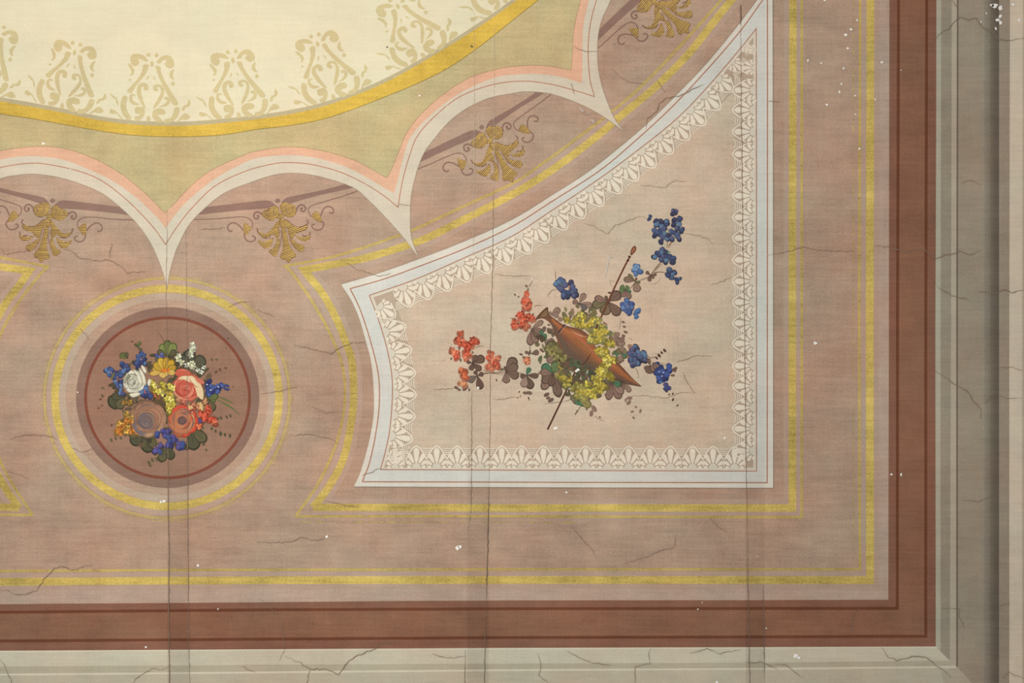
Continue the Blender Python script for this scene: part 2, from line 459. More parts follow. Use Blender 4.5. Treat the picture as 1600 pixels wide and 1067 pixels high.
# ------------------------------------------------------------------ scalloped frame
def arch(*parts):
    out = []
    for p in parts: out.append(catmull(p, 6))
    return out
e0 = [[(-60, 262), (-40, 247), (0, 236), (50, 229), (100, 232), (150, 249), (190, 272), (225, 300), (257.5, 333)],
      [(257.5, 333), (272.5, 318), (300, 289), (330, 266), (375, 245), (400, 236.5), (450, 229.5), (500, 235), (550, 249), (580, 264), (604, 278)],
      [(604, 278), (611, 266), (625, 232), (637, 205), (662, 174), (700, 142), (737, 120), (775, 108.5), (800, 104), (832, 102), (862, 104), (892, 110)],
      [(892, 110), (894, 87), (896, 50), (902, 20), (907, 0), (915, -40), (935, -90), (970, -140)]]
e1 = [[(-60, 277), (-40, 264), (0, 249.5), (50, 244), (100, 250), (142, 266), (175, 282), (212, 308), (240, 334), (259, 356.5)],
      [(259, 356.5), (272, 338), (290, 317), (325, 287), (357, 267), (400, 247.5), (450, 242.5), (487, 245.5), (525, 255), (550, 265), (574, 278), (615.5, 302)],
      [(615.5, 302), (622, 280), (630, 247), (640, 217), (662, 190), (700, 158), (737, 136), (775, 121), (800, 117), (837, 115.5), (875, 120), (909, 130)],
      [(909, 130), (910, 100), (910, 70), (912, 37), (920, 0), (928, -40), (948, -85), (985, -130)]]
e2 = [[(-60, 291), (-40, 277), (0, 262), (50, 255), (87, 259), (125, 268), (160, 283), (200, 314), (237, 352), (259, 382)],
      [(259, 382), (275, 357), (300, 325), (337, 290), (385, 267), (425, 256.5), (450, 254), (487, 257), (532, 269), (570, 287), (600, 306), (622, 324)],
      [(622, 324), (625, 304), (631, 274), (641, 240), (652, 213), (675, 186), (712, 155), (750, 138), (787, 129), (825, 127), (862, 132), (900, 142), (929, 151)],
      [(929, 151), (922, 125), (919, 87), (920, 55), (925, 25), (932, 0), (942, -40), (960, -80), (996, -122)]]
e3 = [[(-60, 312), (-40, 298), (0, 279.5), (25, 274), (55, 272), (100, 279), (150, 297), (180, 317), (212, 347), (232, 374), (245, 400), (255, 427), (261, 452)],
      [(261, 452), (265, 427), (275, 392), (292, 357), (312, 333), (350, 302), (400, 282), (430, 273), (462, 270.5), (500, 276), (550, 292), (575, 312), (600, 337), (620, 359), (635, 377), (655, 404)],
      [(655, 404), (647, 384), (642, 367), (641, 342), (642, 309), (650, 272), (662, 240), (680, 215), (700, 192), (725, 172), (762, 154), (800, 146), (825, 143), (862, 147), (900, 160), (925, 172), (950, 187), (975, 206)],
      [(975, 206), (960, 185), (950, 162), (940, 133), (934, 100), (934, 62), (940, 32), (954, 0), (966, -40), (985, -80), (1020, -112)]]
def chain(e):
    out = []
    for p in e:
        c = catmull(p, 6)
        out += c if not out else c[1:]
    return out
sf = thing('scalloped_frame', (450, 300), 'scalloped green ground bordered by peach and cream bands meeting in points', 'frame', layer=11)
C0, C1, C2, C3 = chain(e0), chain(e1), chain(e2), chain(e3)
top = [(1000, -240), (-260, -240), (-260, 300)]
O = (450, 300)
Sheet(O).poly([tuple(p) for p in C3] + [(1010, -240), (-260, -240), (-260, 330)], WHITE).build('cream_band', sf, 0)
Sheet(O).poly([tuple(p) for p in C1] + top, PEACH).build('peach_band', sf, 1)
Sheet(O).poly([tuple(p) for p in C0] + top, GREEN).build('green_ground', sf, 2)
for p in e2: Sheet(O).line(p, 1.4, REDL).build('red_line', sf, 2)
s = Sheet(O)
for p in e3: s.line(p, 1.0, paint((176, 158, 138), 0.8, 0.4, worn=0.4))
s.line([tuple(p) for p in C0], 1.0, paint((176, 150, 112), 0.8, .4, worn=.4), n=0)
s.build('outline', sf, 3)

# ------------------------------------------------------------------ gold palmettes in the lunettes
rnd = random.Random(4)
def pm(pts):
    a = math.radians(10.4); c, si = math.cos(a), math.sin(a)
    out = []
    for x, y in pts:
        u, v = (x - 750) / 8.0, (y - 190) / 8.0
        out.append((u * c + v * -(-si) * 1.0, -u * si + v * c) if False else (u * c - v * si, u * si + v * c))
    return out
leaves = [
 ('rosette_leaf', [(560, 340), (600, 300), (640, 290), (665, 275), (700, 255), (750, 270), (765, 330), (745, 390), (700, 425), (640, 430), (590, 400), (562, 370)]),
 ('rosette_leaf', [(785, 250), (830, 215), (885, 225), (960, 255), (978, 310), (960, 370), (900, 395), (850, 380), (810, 350), (790, 300)]),
 ('knot', [(755, 385), (785, 345), (825, 380), (812, 412), (750, 415)]),
 ('fan_leaf', [(790, 425), (730, 470), (690, 530), (650, 570), (600, 600), (545, 590), (505, 555), (530, 610), (580, 645), (640, 640), (690, 610), (740, 650), (772, 600), (755, 530), (800, 510)]),
 ('fan_leaf', [(780, 430), (860, 435), (930, 490), (1000, 520), (1060, 505), (1115, 490), (1110, 540), (1060, 570), (1000, 585), (960, 625), (925, 660), (900, 640), (885, 560), (850, 520), (790, 510)]),
 ('fan_leaf', [(690, 655), (640, 685), (580, 705), (510, 685), (540, 740), (590, 785), (650, 765), (680, 715)]),
 ('fan_leaf', [(740, 655), (775, 690), (765, 780), (740, 855), (720, 880), (690, 870), (645, 820), (700, 780), (735, 720)]),
 ('centre_leaf', [(800, 540), (845, 540), (868, 620), (885, 700), (915, 780), (968, 850), (965, 895), (925, 905), (890, 958), (850, 920), (800, 912), (788, 870), (818, 800), (815, 680)]),
 ('fan_leaf', [(900, 665), (950, 680), (1000, 720), (1065, 745), (1078, 790), (1040, 825), (990, 800), (945, 750), (915, 710)]),
 ('fan_leaf', [(980, 625), (1040, 645), (1090, 640), (1150, 620), (1155, 655), (1115, 690), (1050, 685), (1005, 655)]),
 ('tendril_leaf', [(340, 465), (400, 510), (425, 530), (390, 580), (355, 615), (325, 570), (328, 500)]),
 ('tendril_leaf', [(1215, 330), (1255, 335), (1290, 395), (1300, 450), (1250, 445), (1190, 400), (1180, 375)]),
]
curls = [
 ('curl', [(555, 365), (530, 340), (490, 330), (460, 350), (455, 390), (480, 415), (512, 402), (508, 378), (490, 380)], 2.8),
 ('curl', [(980, 330), (1000, 270), (1040, 240), (1080, 250), (1100, 290), (1080, 322), (1045, 312), (1045, 285), (1065, 290)], 2.8),
 ('curl', [(495, 530), (500, 570), (540, 620), (600, 655), (660, 640)], 2.3),
 ('curl', [(800, 425), (870, 435), (930, 490), (990, 517), (1060, 512), (1110, 490), (1132, 460), (1115, 425)], 2.3),
 ('curl', [(1060, 620), (1120, 635), (1150, 615), (1158, 575)], 2.3),
 ('tendril', [(-700, 425), (-280, 425), (0, 415), (150, 400), (300, 392), (380, 405), (430, 450), (435, 510), (395, 560)], 1.7),
 ('tendril', [(322, 560), (270, 500), (200, 465), (140, 490), (128, 540), (160, 575), (185, 558)], 2.3),
 ('tendril', [(335, 600), (340, 650), (370, 690), (420, 700), (465, 680), (465, 640), (430, 630)], 2.3),
 ('tendril', [(2100, -60), (1600, 120), (1400, 180), (1220, 235), (1160, 260), (1135, 300), (1145, 350), (1190, 395)], 1.7),
 ('tendril', [(1290, 380), (1320, 300), (1370, 260), (1420, 270), (1452, 310), (1430, 348), (1395, 330)], 2.3),
 ('tendril', [(1295, 430), (1328, 480), (1300, 540), (1240, 555), (1190, 530), (1180, 490), (1215, 488)], 2.3),
]
bars = [[(-700, 400), (-300, 372), (0, 338), (400, 300), (640, 285), (730, 262), (690, 212), (600, 185), (300, 215), (0, 250), (-300, 282), (-700, 310)],
        [(800, 220), (830, 175), (900, 140), (1250, 70), (1600, -20), (2100, -160), (2100, -75), (1600, 48), (1300, 112), (1000, 195), (900, 226), (860, 205)]]
def unrot(pts, mirror=False):
    a = math.radians(10.45); c, si = math.cos(a), math.sin(a)
    out = []
    for x, y in pts:
        u, v = (x - 750) / 8.0, (y - 190) / 8.0
        uu, vv = u * c - v * si, u * si + v * c      # turn the axis upright
        out.append((-uu if mirror else uu, vv))
    return out
def palmette(x, y, deg, label, mirror=False, hang=0.0):
    t = thing('palmette_ornament', (x, y), label, 'ornament', 'gold hatched palmettes hanging in the scalloped lunettes', layer=3, rot=math.radians(-deg))
    for i, b in enumerate(bars): Sheet().poly(unrot(b, mirror), BAR, n=3).build('bar', t, i * .2)
    Sheet().ell(0, 0, 4.0, 3.6, 0, BAR).build('ball', t, 0)
    for i, (nm, p, w) in enumerate(curls): Sheet().line(unrot(p, mirror), w, CURL, n=5).build(nm, t, 1 + i * .12)
    for i, (nm, p) in enumerate(leaves):
        q = unrot(p, mirror)
        qc = sum((Vector(v) for v in q), Vector((0, 0))) / len(q)
        s = Sheet(); s.poly([tuple(qc + (Vector(v) - qc) * 1.05) for v in q], HATCHD, n=3)
        s.hatch(q, math.radians(hang + deg), 2.45, 1.3, HATCH, rnd)
        s.build(nm, t, 2.6 + i * .25)
    for i, P in enumerate(([(665, 345), (645, 312), (610, 322), (596, 352), (620, 378), (650, 372)], [(862, 240), (852, 285), (866, 330), (905, 352)], [(905, 262), (940, 275), (945, 310), (915, 325)], [(715, 270), (700, 320), (715, 370)],
                           [(760, 540), (800, 600), (790, 700), (770, 800)], [(870, 560), (900, 640), (930, 720), (975, 800)])):
        Sheet().line(unrot(P, mirror), 1.1, CURL, n=4, taper=.3).build('vein', t, 7 + i * .12)
    return t
palmette(433.75, 313.75, 10.4, 'gold palmette on a dark bar in the middle lunette, above the gold frame corner', hang=-20)
palmette(82, 313.6, -10.8, 'gold palmette on a dark bar in the leftmost lunette', mirror=True, hang=2)
palmette(752.6, 198.8, 29.5, 'tilted gold palmette in the lunette second from the right', hang=-46)
palmette(1003, -14, 48, 'gold palmette in the uppermost lunette, cut by the top picture edge', hang=-50)

# ------------------------------------------------------------------ gold bands and lines
def band(name, label, thick, thin, origin, tw=11.5, nw=4.0, extra=None, closed=False, layer=1, lil=True):
    t = thing(name, origin, label, 'band', layer=layer)
    if lil:
        s = Sheet(origin)
        for seg in thick: s.line(seg, tw + 16, LILAC, n=0, mitre=True)
        s.build('lilac_shade', t, 0)
    s = Sheet(origin)
    s.line(thick[0], tw, GOLD, n=0, mitre=True, closed=closed)
    s.build('gold_band', t, 1)
    s = Sheet(origin); s.line(thin[0], nw, GOLDW, n=0, mitre=True, closed=closed); s.build('thin_line', t, 1)
    if extra:
        s = Sheet(origin)
        s.line(extra, 1.6, GOLDX, n=0, mitre=True, closed=closed); s.build('thin_line', t, 1)
    return t
def cat(*segs):
    out = []
    for s in segs:
        c = [tuple(p) for p in (catmull(s, 6) if len(s) > 2 else [Vector(q) for q in s])]
        out += c if not out else c[1:]
    return out
diag = [(475, 421.5), (525, 412.5), (575, 402), (640, 382), (675, 368), (725, 343), (800, 304), (862, 266), (925, 219), (975, 177), (1025, 135), (1075, 85), (1125, 22), (1160, -22), (1215, -100)]
dthin = [(445, 415.5), (512, 403), (575, 384.5), (625, 367), (646, 359), (725, 322), (800, 287), (837, 263), (900, 217), (975, 159), (1025, 112), (1075, 58), (1125, 2), (1160, -40), (1216, -120)]
side = [(475, 421.5), (482, 431), (505, 460), (525, 497), (540, 534), (550, 566), (552.5, 621), (547, 671), (535, 721), (510, 766), (489, 792.5)]
sthin = [(445, 415.5), (457, 427), (482, 462), (500, 492), (517, 524), (535, 571), (539, 621), (532, 671), (517, 714), (495, 759), (462, 806)]
band('panel_surround', 'worn gold band and thin gold line framing the white-edged corner panel',
     [cat(side[::-1], diag)] , [cat(sthin[::-1], dthin)], (840, 600), lil=True)
t = bpy.data.objects['panel_surround']
for seg, w, m, nm in (([(489, 792.5), (800, 793.5), (1238, 793.5), (1238, 400), (1239, 0), (1239, -160)], 11.5, GOLD, 'gold_band'),
                      ([(462, 806.5), (800, 806.5), (1252.5, 808), (1252.5, 400), (1252.5, 0), (1253, -170)], 4.0, GOLDW, 'thin_line'),
                      ([(470, 815.5), (900, 816)], 1.6, GOLDX, 'thin_line')):
    s = Sheet((840, 600)); s.line(seg, w, m, n=0, mitre=True); s.build(nm, t, 1.4)
s = Sheet((840, 600)); s.line([(489, 793), (800, 793.5), (1238, 793.5), (1238, 400), (1239, -160)], 28, LILAC, n=0, mitre=True); s.build('lilac_shade', t, 0.4)

mx = lambda P: [(521.5 - x, y) for x, y in P]
L_thick = [(-120, 395), (-60, 405), (0, 416.5), (46, 423)]
L_side = [(46, 423), (30, 446), (8, 475), (-12, 515), (-28, 566), (-31, 621), (-26, 671), (-13, 721), (8, 762), (30, 793.5)]
L_thin = [(-120, 380), (-60, 390), (0, 402), (75, 416.5)]
L_sthin = [(75, 416.5), (60, 432), (38, 460), (15, 495), (2, 520), (-14, 571), (-18, 621), (-10, 680), (3, 726), (25, 765), (51, 805)]
t = band('gold_corner_frame', 'corner of a matching gold frame cut off by the left picture edge',
     [cat(L_thick, L_side)], [cat(L_thin, L_sthin)], (20, 600))
s = Sheet((20, 600)); s.line([(30, 793), (0, 792), (-200, 792)], 11.5, GOLD, n=0); s.build('gold_band', t, 1.4)
s = Sheet((20, 600)); s.line([(51, 804.5), (0, 804), (-200, 804)], 4, GOLDW, n=0); s.build('thin_line', t, 1.4)

t = band('outer_gold_band', 'long outer gold band with a thin inner line, parallel to the brown border',
     [[(x0, 911), (0, 909), (200, 907.5), (400, 906.5), (800, 906), (1359.5, 906.3), (1359, 500), (1360, 0), (1360, y0)]],
     [[(x0, 893), (0, 892), (400, 890), (800, 889.5), (1343.5, 889.5), (1342.5, 500), (1344, 0), (1344, y0)]], (1360, 906), tw=12, nw=4)
s = Sheet((1360, 906)); s.line([(1334, 880), (1333, 500), (1334, y0)], 1.4, GOLDX, n=0); s.build('thin_line', t, 1.7)

# ring round the medallion
t = thing('gold_ring', (261, 621), 'gold ring with a thin outer line circling the dark flower medallion', 'ring', layer=5)
Sheet((261, 621)).ring(261, 621, 183, 179, 10, LILAC).build('lilac_shade', t, 0)
Sheet((261, 621)).ring(261, 621, 163.5, 158, 11, paint((190, 167, 147), 0.7, 0.7, worn=0.3)).build('pale_shade', t, 0)
Sheet((261, 621)).ring(261, 621, 175, 170, 12, GOLD).build('gold_band', t, 1)
Sheet((261, 621)).ring(261, 622, 191.5, 187.5, 3.6, GOLDT).build('thin_line', t, 1.3)
Sheet((261, 621)).ring(261, 622, 196, 192, 1.2, GOLDX).build('thin_line', t, 1)
# ------------------------------------------------------------------ white-edged corner panel
PGROUND = paint((209, 187, 164), 0.8, 1.0); PWHITE = paint((222, 215, 202), 0.5, 0.6); PBLUE = paint((215, 213, 205), 0.5, 0.6)
LACEG = paint((188, 168, 147), 0.6, 0.6); LACE = paint((234, 222, 203), 0.4, 0.3); LACEB = paint((218, 209, 192), 0.4, 0.4)
RED2 = paint((178, 124, 100), 0.8, 0.2)
po_d = [(533, 444), (590, 427), (650, 406), (725, 377), (800, 343), (862, 305), (925, 264), (1000, 203), (1050, 155), (1103, 100), (1150, 43), (1184, -2), (1207, -34)]
po_l = [(533, 444), (550, 471), (562, 499), (572, 534), (580, 566), (584, 609), (584, 646), (579, 679), (572, 709), (562, 741), (553, 760)]
pr_d = [(547, 451), (600, 436), (650, 418), (725, 389), (800, 354), (862, 315), (935, 268), (987, 225), (1050, 167), (1110, 103), (1157, 48), (1186, 8), (1199, -10)]
pr_l = [(547, 451), (560, 477), (572, 510), (586, 559), (592.5, 597), (592, 641), (586, 684), (577, 724), (566, 752.5)]
pi_d = [(577, 461.5), (650, 436), (725, 403), (800, 369), (862, 329), (925, 287), (975, 251), (1050, 192), (1100, 142), (1150, 84), (1181.5, 45)]
pi_l = [(577, 461.5), (587, 487), (597, 517), (605, 546), (612, 584), (613, 621), (609, 671), (602, 706), (594.5, 733)]
def loop(d, l, br): return [tuple(p) for p in catmull(d, 6)] + br + [tuple(p) for p in catmull(l, 6)][::-1][:-1]
panel = thing('corner_panel', (880, 560), 'beige corner panel bordered in pale blue-white with fine red lines', 'panel', layer=15)
O = (880, 560)
Sheet(O).poly(loop(po_d, po_l, [(1207.5, 300), (1208, 762.5), (900, 761.5), (553, 760)][:-1]), PWHITE).build('white_border', panel, 0)
Sheet(O).poly(loop(pr_d, pr_l, [(1199, 300), (1198.5, 754), (900, 753.5)]), PBLUE).build('blue_white_band', panel, 1)
Sheet(O).poly(loop(pi_d, pi_l, [(1182, 300), (1182, 736), (900, 735)]), LACEB).build('lace_base', panel, 2)
def inset(d, l, a):
    D = catmull(d, 6); Lf = catmull(l, 6)
    def off(P, sgn):
        out = []
        for i, p in enumerate(P):
            t = (P[min(i + 1, len(P) - 1)] - P[max(i - 1, 0)]).normalized()
            out.append(p + Vector((-t.y, t.x)) * a * sgn)
        return out
    A = off(D, 1); B = off(Lf, -1)
    return A, B
for a, m, nm, lay in ((5, LACEG, 'lace_ground', 3), (34, PGROUND, 'beige_ground', 4)):
    A, B = inset(pi_d, pi_l, a)
    # intersection of the inset curves by dropping what lies outside
    xr, yb = 1182 - a, 735.5 - a
    A = [p for p in A if p.x < xr]
    def fit(P, Q):
        # corner where P and Q cross
        for i in range(len(P) - 1):
            for j in range(len(Q) - 1):
                p, r = P[i], P[i + 1] - P[i]; q_, s_ = Q[j], Q[j + 1] - Q[j]
                den = r.x * s_.y - r.y * s_.x
                if abs(den) < 1e-9: continue
                t = ((q_ - p).x * s_.y - (q_ - p).y * s_.x) / den
                u = ((q_ - p).x * r.y - (q_ - p).y * r.x) / den
                if 0 <= t <= 1 and 0 <= u <= 1: return i, j, p + r * t
        return 0, 0, P[0]
    i, j, c = fit(A, B)
    A = [c] + A[i + 1:]; B = [c] + [p for p in B[j + 1:] if p.y < yb]
    last = A[-1] + (A[-1] - A[-2]).normalized() * 0
    ytop = A[-1].y - (xr - A[-1].x) * 1.2
    pts = [tuple(p) for p in A] + [(xr, ytop), (xr, yb), (B[-1].x - (yb - B[-1].y) * 0.3, yb)] + [tuple(p) for p in B[::-1][:-1]]
    Sheet(O).poly(pts, m).build(nm, panel, lay)
def rl(d, l, br, w):
    s = Sheet(O); s.line([tuple(p) for p in catmull(d, 6)] + br, w, RED2, n=0, mitre=True); s.line(l, w, RED2); return s
rl(pr_d, pr_l, [(1199, 300), (1198.5, 754), (900, 753.5), (566, 752.5)], 1.7).build('red_line', panel, 5)
rl(pi_d, pi_l, [(1182, 300), (1182, 736), (900, 735), (594.5, 733.5)], 1.4).build('red_line', panel, 5)
s = Sheet(O); s.line([tuple(p) for p in catmull(po_d, 6)], 1.2, paint((170, 150, 135), .8, .3), n=0); s.line([(1208, -22), (1208.5, 762.5), (900, 762), (553, 760.5)], 1.3, paint((150, 135, 125), .8, .3), n=0)
s.build('outline', panel, 5)

# lace shells: one drawn, then copied along the four sides
def shell_parts(t):
    Z = lambda P: [(u, -v) for u, v in P]
    # a pale half-disc foot
    Sheet().poly(Z([(-7, 1.5), (-7, 4), (-5.6, 8), (-2.6, 10.6), (0, 11.2), (2.6, 10.6), (5.6, 8), (7, 4), (7, 1.5)]), LACEB, n=2).build('foot', t, 0)
    s = Sheet()
    def petal(ang, r0, r1, w0, w1):
        a = math.radians(ang); d = Vector((math.sin(a), math.cos(a))); n = Vector((d.y, -d.x)); b = Vector((0, 3.5))
        P = [b + d * r0 - n * w0 / 2, b + d * (r0 + (r1 - r0) * .6) - n * w1 / 2, b + d * (r1 - w1 * .28) - n * w1 * .46, b + d * r1, b + d * (r1 - w1 * .28) + n * w1 * .46,
             b + d * (r0 + (r1 - r0) * .6) + n * w1 / 2, b + d * r0 + n * w0 / 2]
        s.poly(Z([(p.x, p.y) for p in P]), LACE, n=2)
    petal(0, 9, 31, 3.6, 8.6)
    for sg in (-1, 1):
        petal(sg * 29, 9, 24.8, 3.0, 6.4)
        petal(sg * 57, 9, 18.8, 2.8, 5.6)
        petal(sg * 84, 8.6, 14.8, 2.8, 4.6)
    s.build('petals', t, 0)
    s = Sheet()
    for sg in (-1, 1):
        s.line(Z([(sg * 15.6, 17), (sg * 13, 22.5), (sg * 8.8, 30), (sg * 4.6, 35), (0, 37.6)]), 2.2, LACE, n=4)
    s.poly(Z([(-3.6, 34.6), (0, 39.2), (3.6, 34.6), (0, 36.6)]), LACE)
    s.poly(Z([(14.8, 17), (16.6, 14.5), (18.4, 17), (17.2, 6), (16, 6)]), LACE)
    s.build('pointed_arch', t, 1)
    s = Sheet()
    for v, w in ((33.6, 7.6), (30.4, 6.0), (27.3, 4.6), (24.3, 3.2)):
        s.line(Z([(16.6 - w, v + .5), (16.6, v - .5), (16.6 + w, v + .5)]), 1.4, LACE, n=4)
    s.build('fringe', t, 0)
shell0 = None; SHN = 0
def shell(bx, by, ang, label, group, sc=1.0):
    """foot on the red line at bx, by; ang = turn of the tip away from straight up"""
    global shell0, SHN
    SHN += 1
    if shell0 is None:
        shell0 = t = thing('lace_shell', (bx, by), label, 'ornament', group, layer=24)
        shell_parts(t)
    else:
        t = copy_tree(shell0); t['label'] = label; t['group'] = group
        t.location = ((bx - 800) * PX, (by - 533.5) * PX, CEIL - (24 + 1.45 * (SHN % 6)) * LAY)
    t.rotation_euler = (0, 0, ang); t.scale = (sc, sc, 1)
    return t
GB = ('cream lace shell in the row along the bottom of the corner panel', 'lace shells along the bottom of the panel')
GR = ('cream lace shell in the upright row up the right side of the corner panel', 'lace shells up the right of the panel')
GD = ('cream lace shell in the slanting row under the curved top edge of the panel', 'lace shells under the curved edge of the panel')
GL = ('cream lace shell in the short curved row down the left side of the panel', 'lace shells down the left of the panel')
ORD = 'first second third fourth fifth sixth seventh eighth ninth tenth eleventh twelfth thirteenth fourteenth fifteenth sixteenth seventeenth eighteenth nineteenth twentieth twenty-first twenty-second'.split()
for i, x in enumerate([617.5, 650.7, 682.5, 714.5, 750, 784, 815, 849, 882.5, 915, 949, 982, 1015.5, 1047.5, 1082, 1114, 1147.5]):
    shell(x, 734 + (x - 600) * .002, 0, '%s cream shell from the left in the lace along the panel bottom' % ORD[i], GB[1], sc=(1 if x > 620 else .85))
for i, y in enumerate([78, 106, 141, 172, 206, 241, 272, 306, 339.5, 372, 406, 439.5, 472, 504.5, 536.5, 571.5, 603, 636.5, 670, 704]):
    shell(1182, y, -math.pi / 2, '%s cream shell from the top in the lace up the panel right side' % ORD[i], GR[1], sc=(.45 if y == 78 else .7 if y == 106 else 1))
DP = catmull(pi_d, 30); LP = catmull(pi_l, 30)
for tips, base, g in (([(641, 478), (671, 467), (702, 456), (734, 443), (765, 429.5), (797, 415), (830, 399.5), (858.7, 383), (888, 364.5), (916, 347), (945, 327), (972.5, 307), (999, 286.5), (1025, 264), (1051, 241), (1075, 217), (1100, 194), (1124, 170), (1146, 144), (1169, 118), (1187, 92)], DP, ('%s cream shell from the left in the lace under the slanting edge', GD[1])),
                      ([(634, 509), (645, 545), (650, 582), (652, 617), (650, 651.5), (645, 686.5)], LP, ('%s cream shell from the top in the lace down the bowed left side', GL[1]))):
    for i, tp in enumerate(tips):
        tv = Vector(tp)
        f = min(base, key=lambda p: (p - tv).length)
        d = (tv - f)
        sc = 1.0 if tp[0] < 1140 else .9 if tp[0] < 1160 else .7 if tp[0] < 1180 else .45
        shell(f.x, f.y, math.atan2(d.x, -d.y), g[0] % ORD[i], g[1], sc=sc)
SHN += 1
shell(590, 476, math.radians(125), 'cream lace shell in the top left corner of the panel, where two rows meet', 'lace shells at the panel corners', .9)
SHN += 2
shell(608, 717, math.radians(62), 'cream lace shell squeezed into the bottom left corner of the panel', 'lace shells at the panel corners', .7)

# ------------------------------------------------------------------ medallion
M_RIM = paint((142, 112, 98), 0.9, 0.5); M_FLD = paint((152, 116, 97), 0.9, 0.7); M_RED = paint((130, 76, 60), 0.7, 0.3)
md = thing('medallion', (262, 621), 'round dark brown medallion with a thin red-brown ring behind the bouquet', 'medallion', layer=15)
Sheet((262, 621)).ell(262, 621, 143, 141, 0, M_RIM, n=120).build('rim', md, 0)
Sheet((262, 621)).ell(262, 621, 128, 125, 0, M_FLD, n=120).build('field', md, 1)
Sheet((262, 621)).ring(262, 621.5, 128, 125, 4.6, M_RED).build('red_ring', md, 2)

# ------------------------------------------------------------------ painted flowers
FR = random.Random(11)
def fp(c, j=0): return paint(c, 0.6, 0.2, 0.0, 0.1)
def vary(pal): return fp(FR.choice(pal))
def lobe(s, x, y, ang, ln, w, m, vein=None, blunt=0.75):
    """leaf lobe from x,y towards ang (degrees, y down)"""
    a = math.radians(ang); d = Vector((math.cos(a), math.sin(a))); n = Vector((-d.y, d.x)); b = Vector((x, y))
    prof = [(0, .06), (.2, .34), (.45, .8), (blunt, 1.0), (.93, .62), (1.0, .12)]
    P = [b + d * ln * t - n * w / 2 * k for t, k in prof] + [b + d * ln * t + n * w / 2 * k for t, k in prof[::-1]]
    if vein:
        s.poly([(p.x, p.y) for p in P], vein, n=2)
        c = b + d * ln * .5
        s.poly([(c.x + (p.x - c.x) * .82, c.y + (p.y - c.y) * .82) for p in P], m, n=2)
        e = b + d * ln * .8
        s.line([(x, y), (e.x, e.y)], (.9, .4), vein, n=0)
    else: s.poly([(p.x, p.y) for p in P], m, n=2)
def spray(x, y, lobes, label, name='leaf', layer=13, group=None, stems=()):
    """lobed leaf: lobes = (angle, length, width, colour)"""
    t = thing(name, (x, y), label, 'leaf', group, layer=layer)
    s = Sheet((x, y))
    for pts in stems: s.line(pts, 1.0, fp((110, 82, 68)), taper=.3)
    if stems: s.build('stem', t, 0)
    for (a, ln, w, c) in lobes:
        s = Sheet((x, y)); dk = tuple(int(v * .72) for v in c)
        lobe(s, x, y, a, ln, w, fp(c), fp(dk)); s.build('lobe', t, 1 + len(t.children) * .34)
    return t
BLUES = [(84, 98, 130), (72, 82, 114), (98, 122, 150), (70, 70, 94), (92, 96, 126)]
def bloom_cluster(pts, pal, label, name, r=4.6, layer=15, cat='flower', dark=None, spark=(), group=None, jag=0.25):
    cx = sum(p[0] for p in pts) / len(pts); cy = sum(p[1] for p in pts) / len(pts)
    t = thing(name, (cx, cy), label, cat, group, layer=layer)
    s = Sheet((cx, cy)); base = min(pal, key=sum)
    for x, y in pts:
        k = FR.uniform(.78, .95)
        s.ell(x + FR.uniform(-1.5, 1.5), y + FR.uniform(-.5, 2), r * 1.25, r * .95, FR.uniform(0, 3), fp(tuple(int(v * k) for v in base)))
    s.build('underpaint', t, -len(pts) * .1 - .3)
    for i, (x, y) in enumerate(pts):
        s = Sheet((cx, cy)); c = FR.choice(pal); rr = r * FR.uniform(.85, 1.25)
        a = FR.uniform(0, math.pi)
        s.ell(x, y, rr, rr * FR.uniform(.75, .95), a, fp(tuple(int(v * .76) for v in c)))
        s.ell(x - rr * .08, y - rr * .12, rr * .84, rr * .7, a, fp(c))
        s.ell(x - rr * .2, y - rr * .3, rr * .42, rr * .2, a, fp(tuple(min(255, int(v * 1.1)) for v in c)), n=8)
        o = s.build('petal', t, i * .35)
    if spark:
        s = Sheet((cx, cy))
        for x, y, c in spark: s.ell(x, y, 1.3, 1.1, 0, fp(c), n=8)
        s.build('stamens', t, len(pts) * .35 + 1)
    return t
def florets(pts, pal, label, name, r=5.0, layer=16, petals=5, heart=(150, 110, 60), group=None, back=None):
    """a head of small many-petalled florets, each floret its own part"""
    cx = sum(p[0] for p in pts) / len(pts); cy = sum(p[1] for p in pts) / len(pts)
    t = thing(name, (cx, cy), label, 'flower', group, layer=layer)
    if back:
        s = Sheet((cx, cy))
        for x, y in pts:
            for k in range(2):
                kk = FR.uniform(.82, 1.05); s.ell(x + FR.uniform(-3, 3), y + FR.uniform(-2, 4), r * 1.1, r * .8, FR.uniform(0, 3), fp(tuple(int(v * kk) for v in back)))
        s.build('foliage', t, -len(pts) * .2)
    for i, (x, y) in enumerate(pts):
        s = Sheet((cx, cy)); a0 = FR.uniform(0, 6.3); c = FR.choice(pal)
        for k in range(petals):
            a = a0 + k * 2 * math.pi / petals + FR.uniform(-.25, .25)
            q = FR.uniform(.8, 1.15); kk = FR.choice((.74, .92, 1.0, 1.1)); cc = tuple(max(0, min(255, int(v * kk))) for v in c)
            s.ell(x + math.cos(a) * r * .58 * q, y + math.sin(a) * r * .58 * q, r * .5 * q, r * .34, a, fp(cc), n=9)
        s.ell(x, y, r * .2, r * .2, 0, fp(heart), n=7)
        s.build('floret', t, 1 + i * .62)
    return t
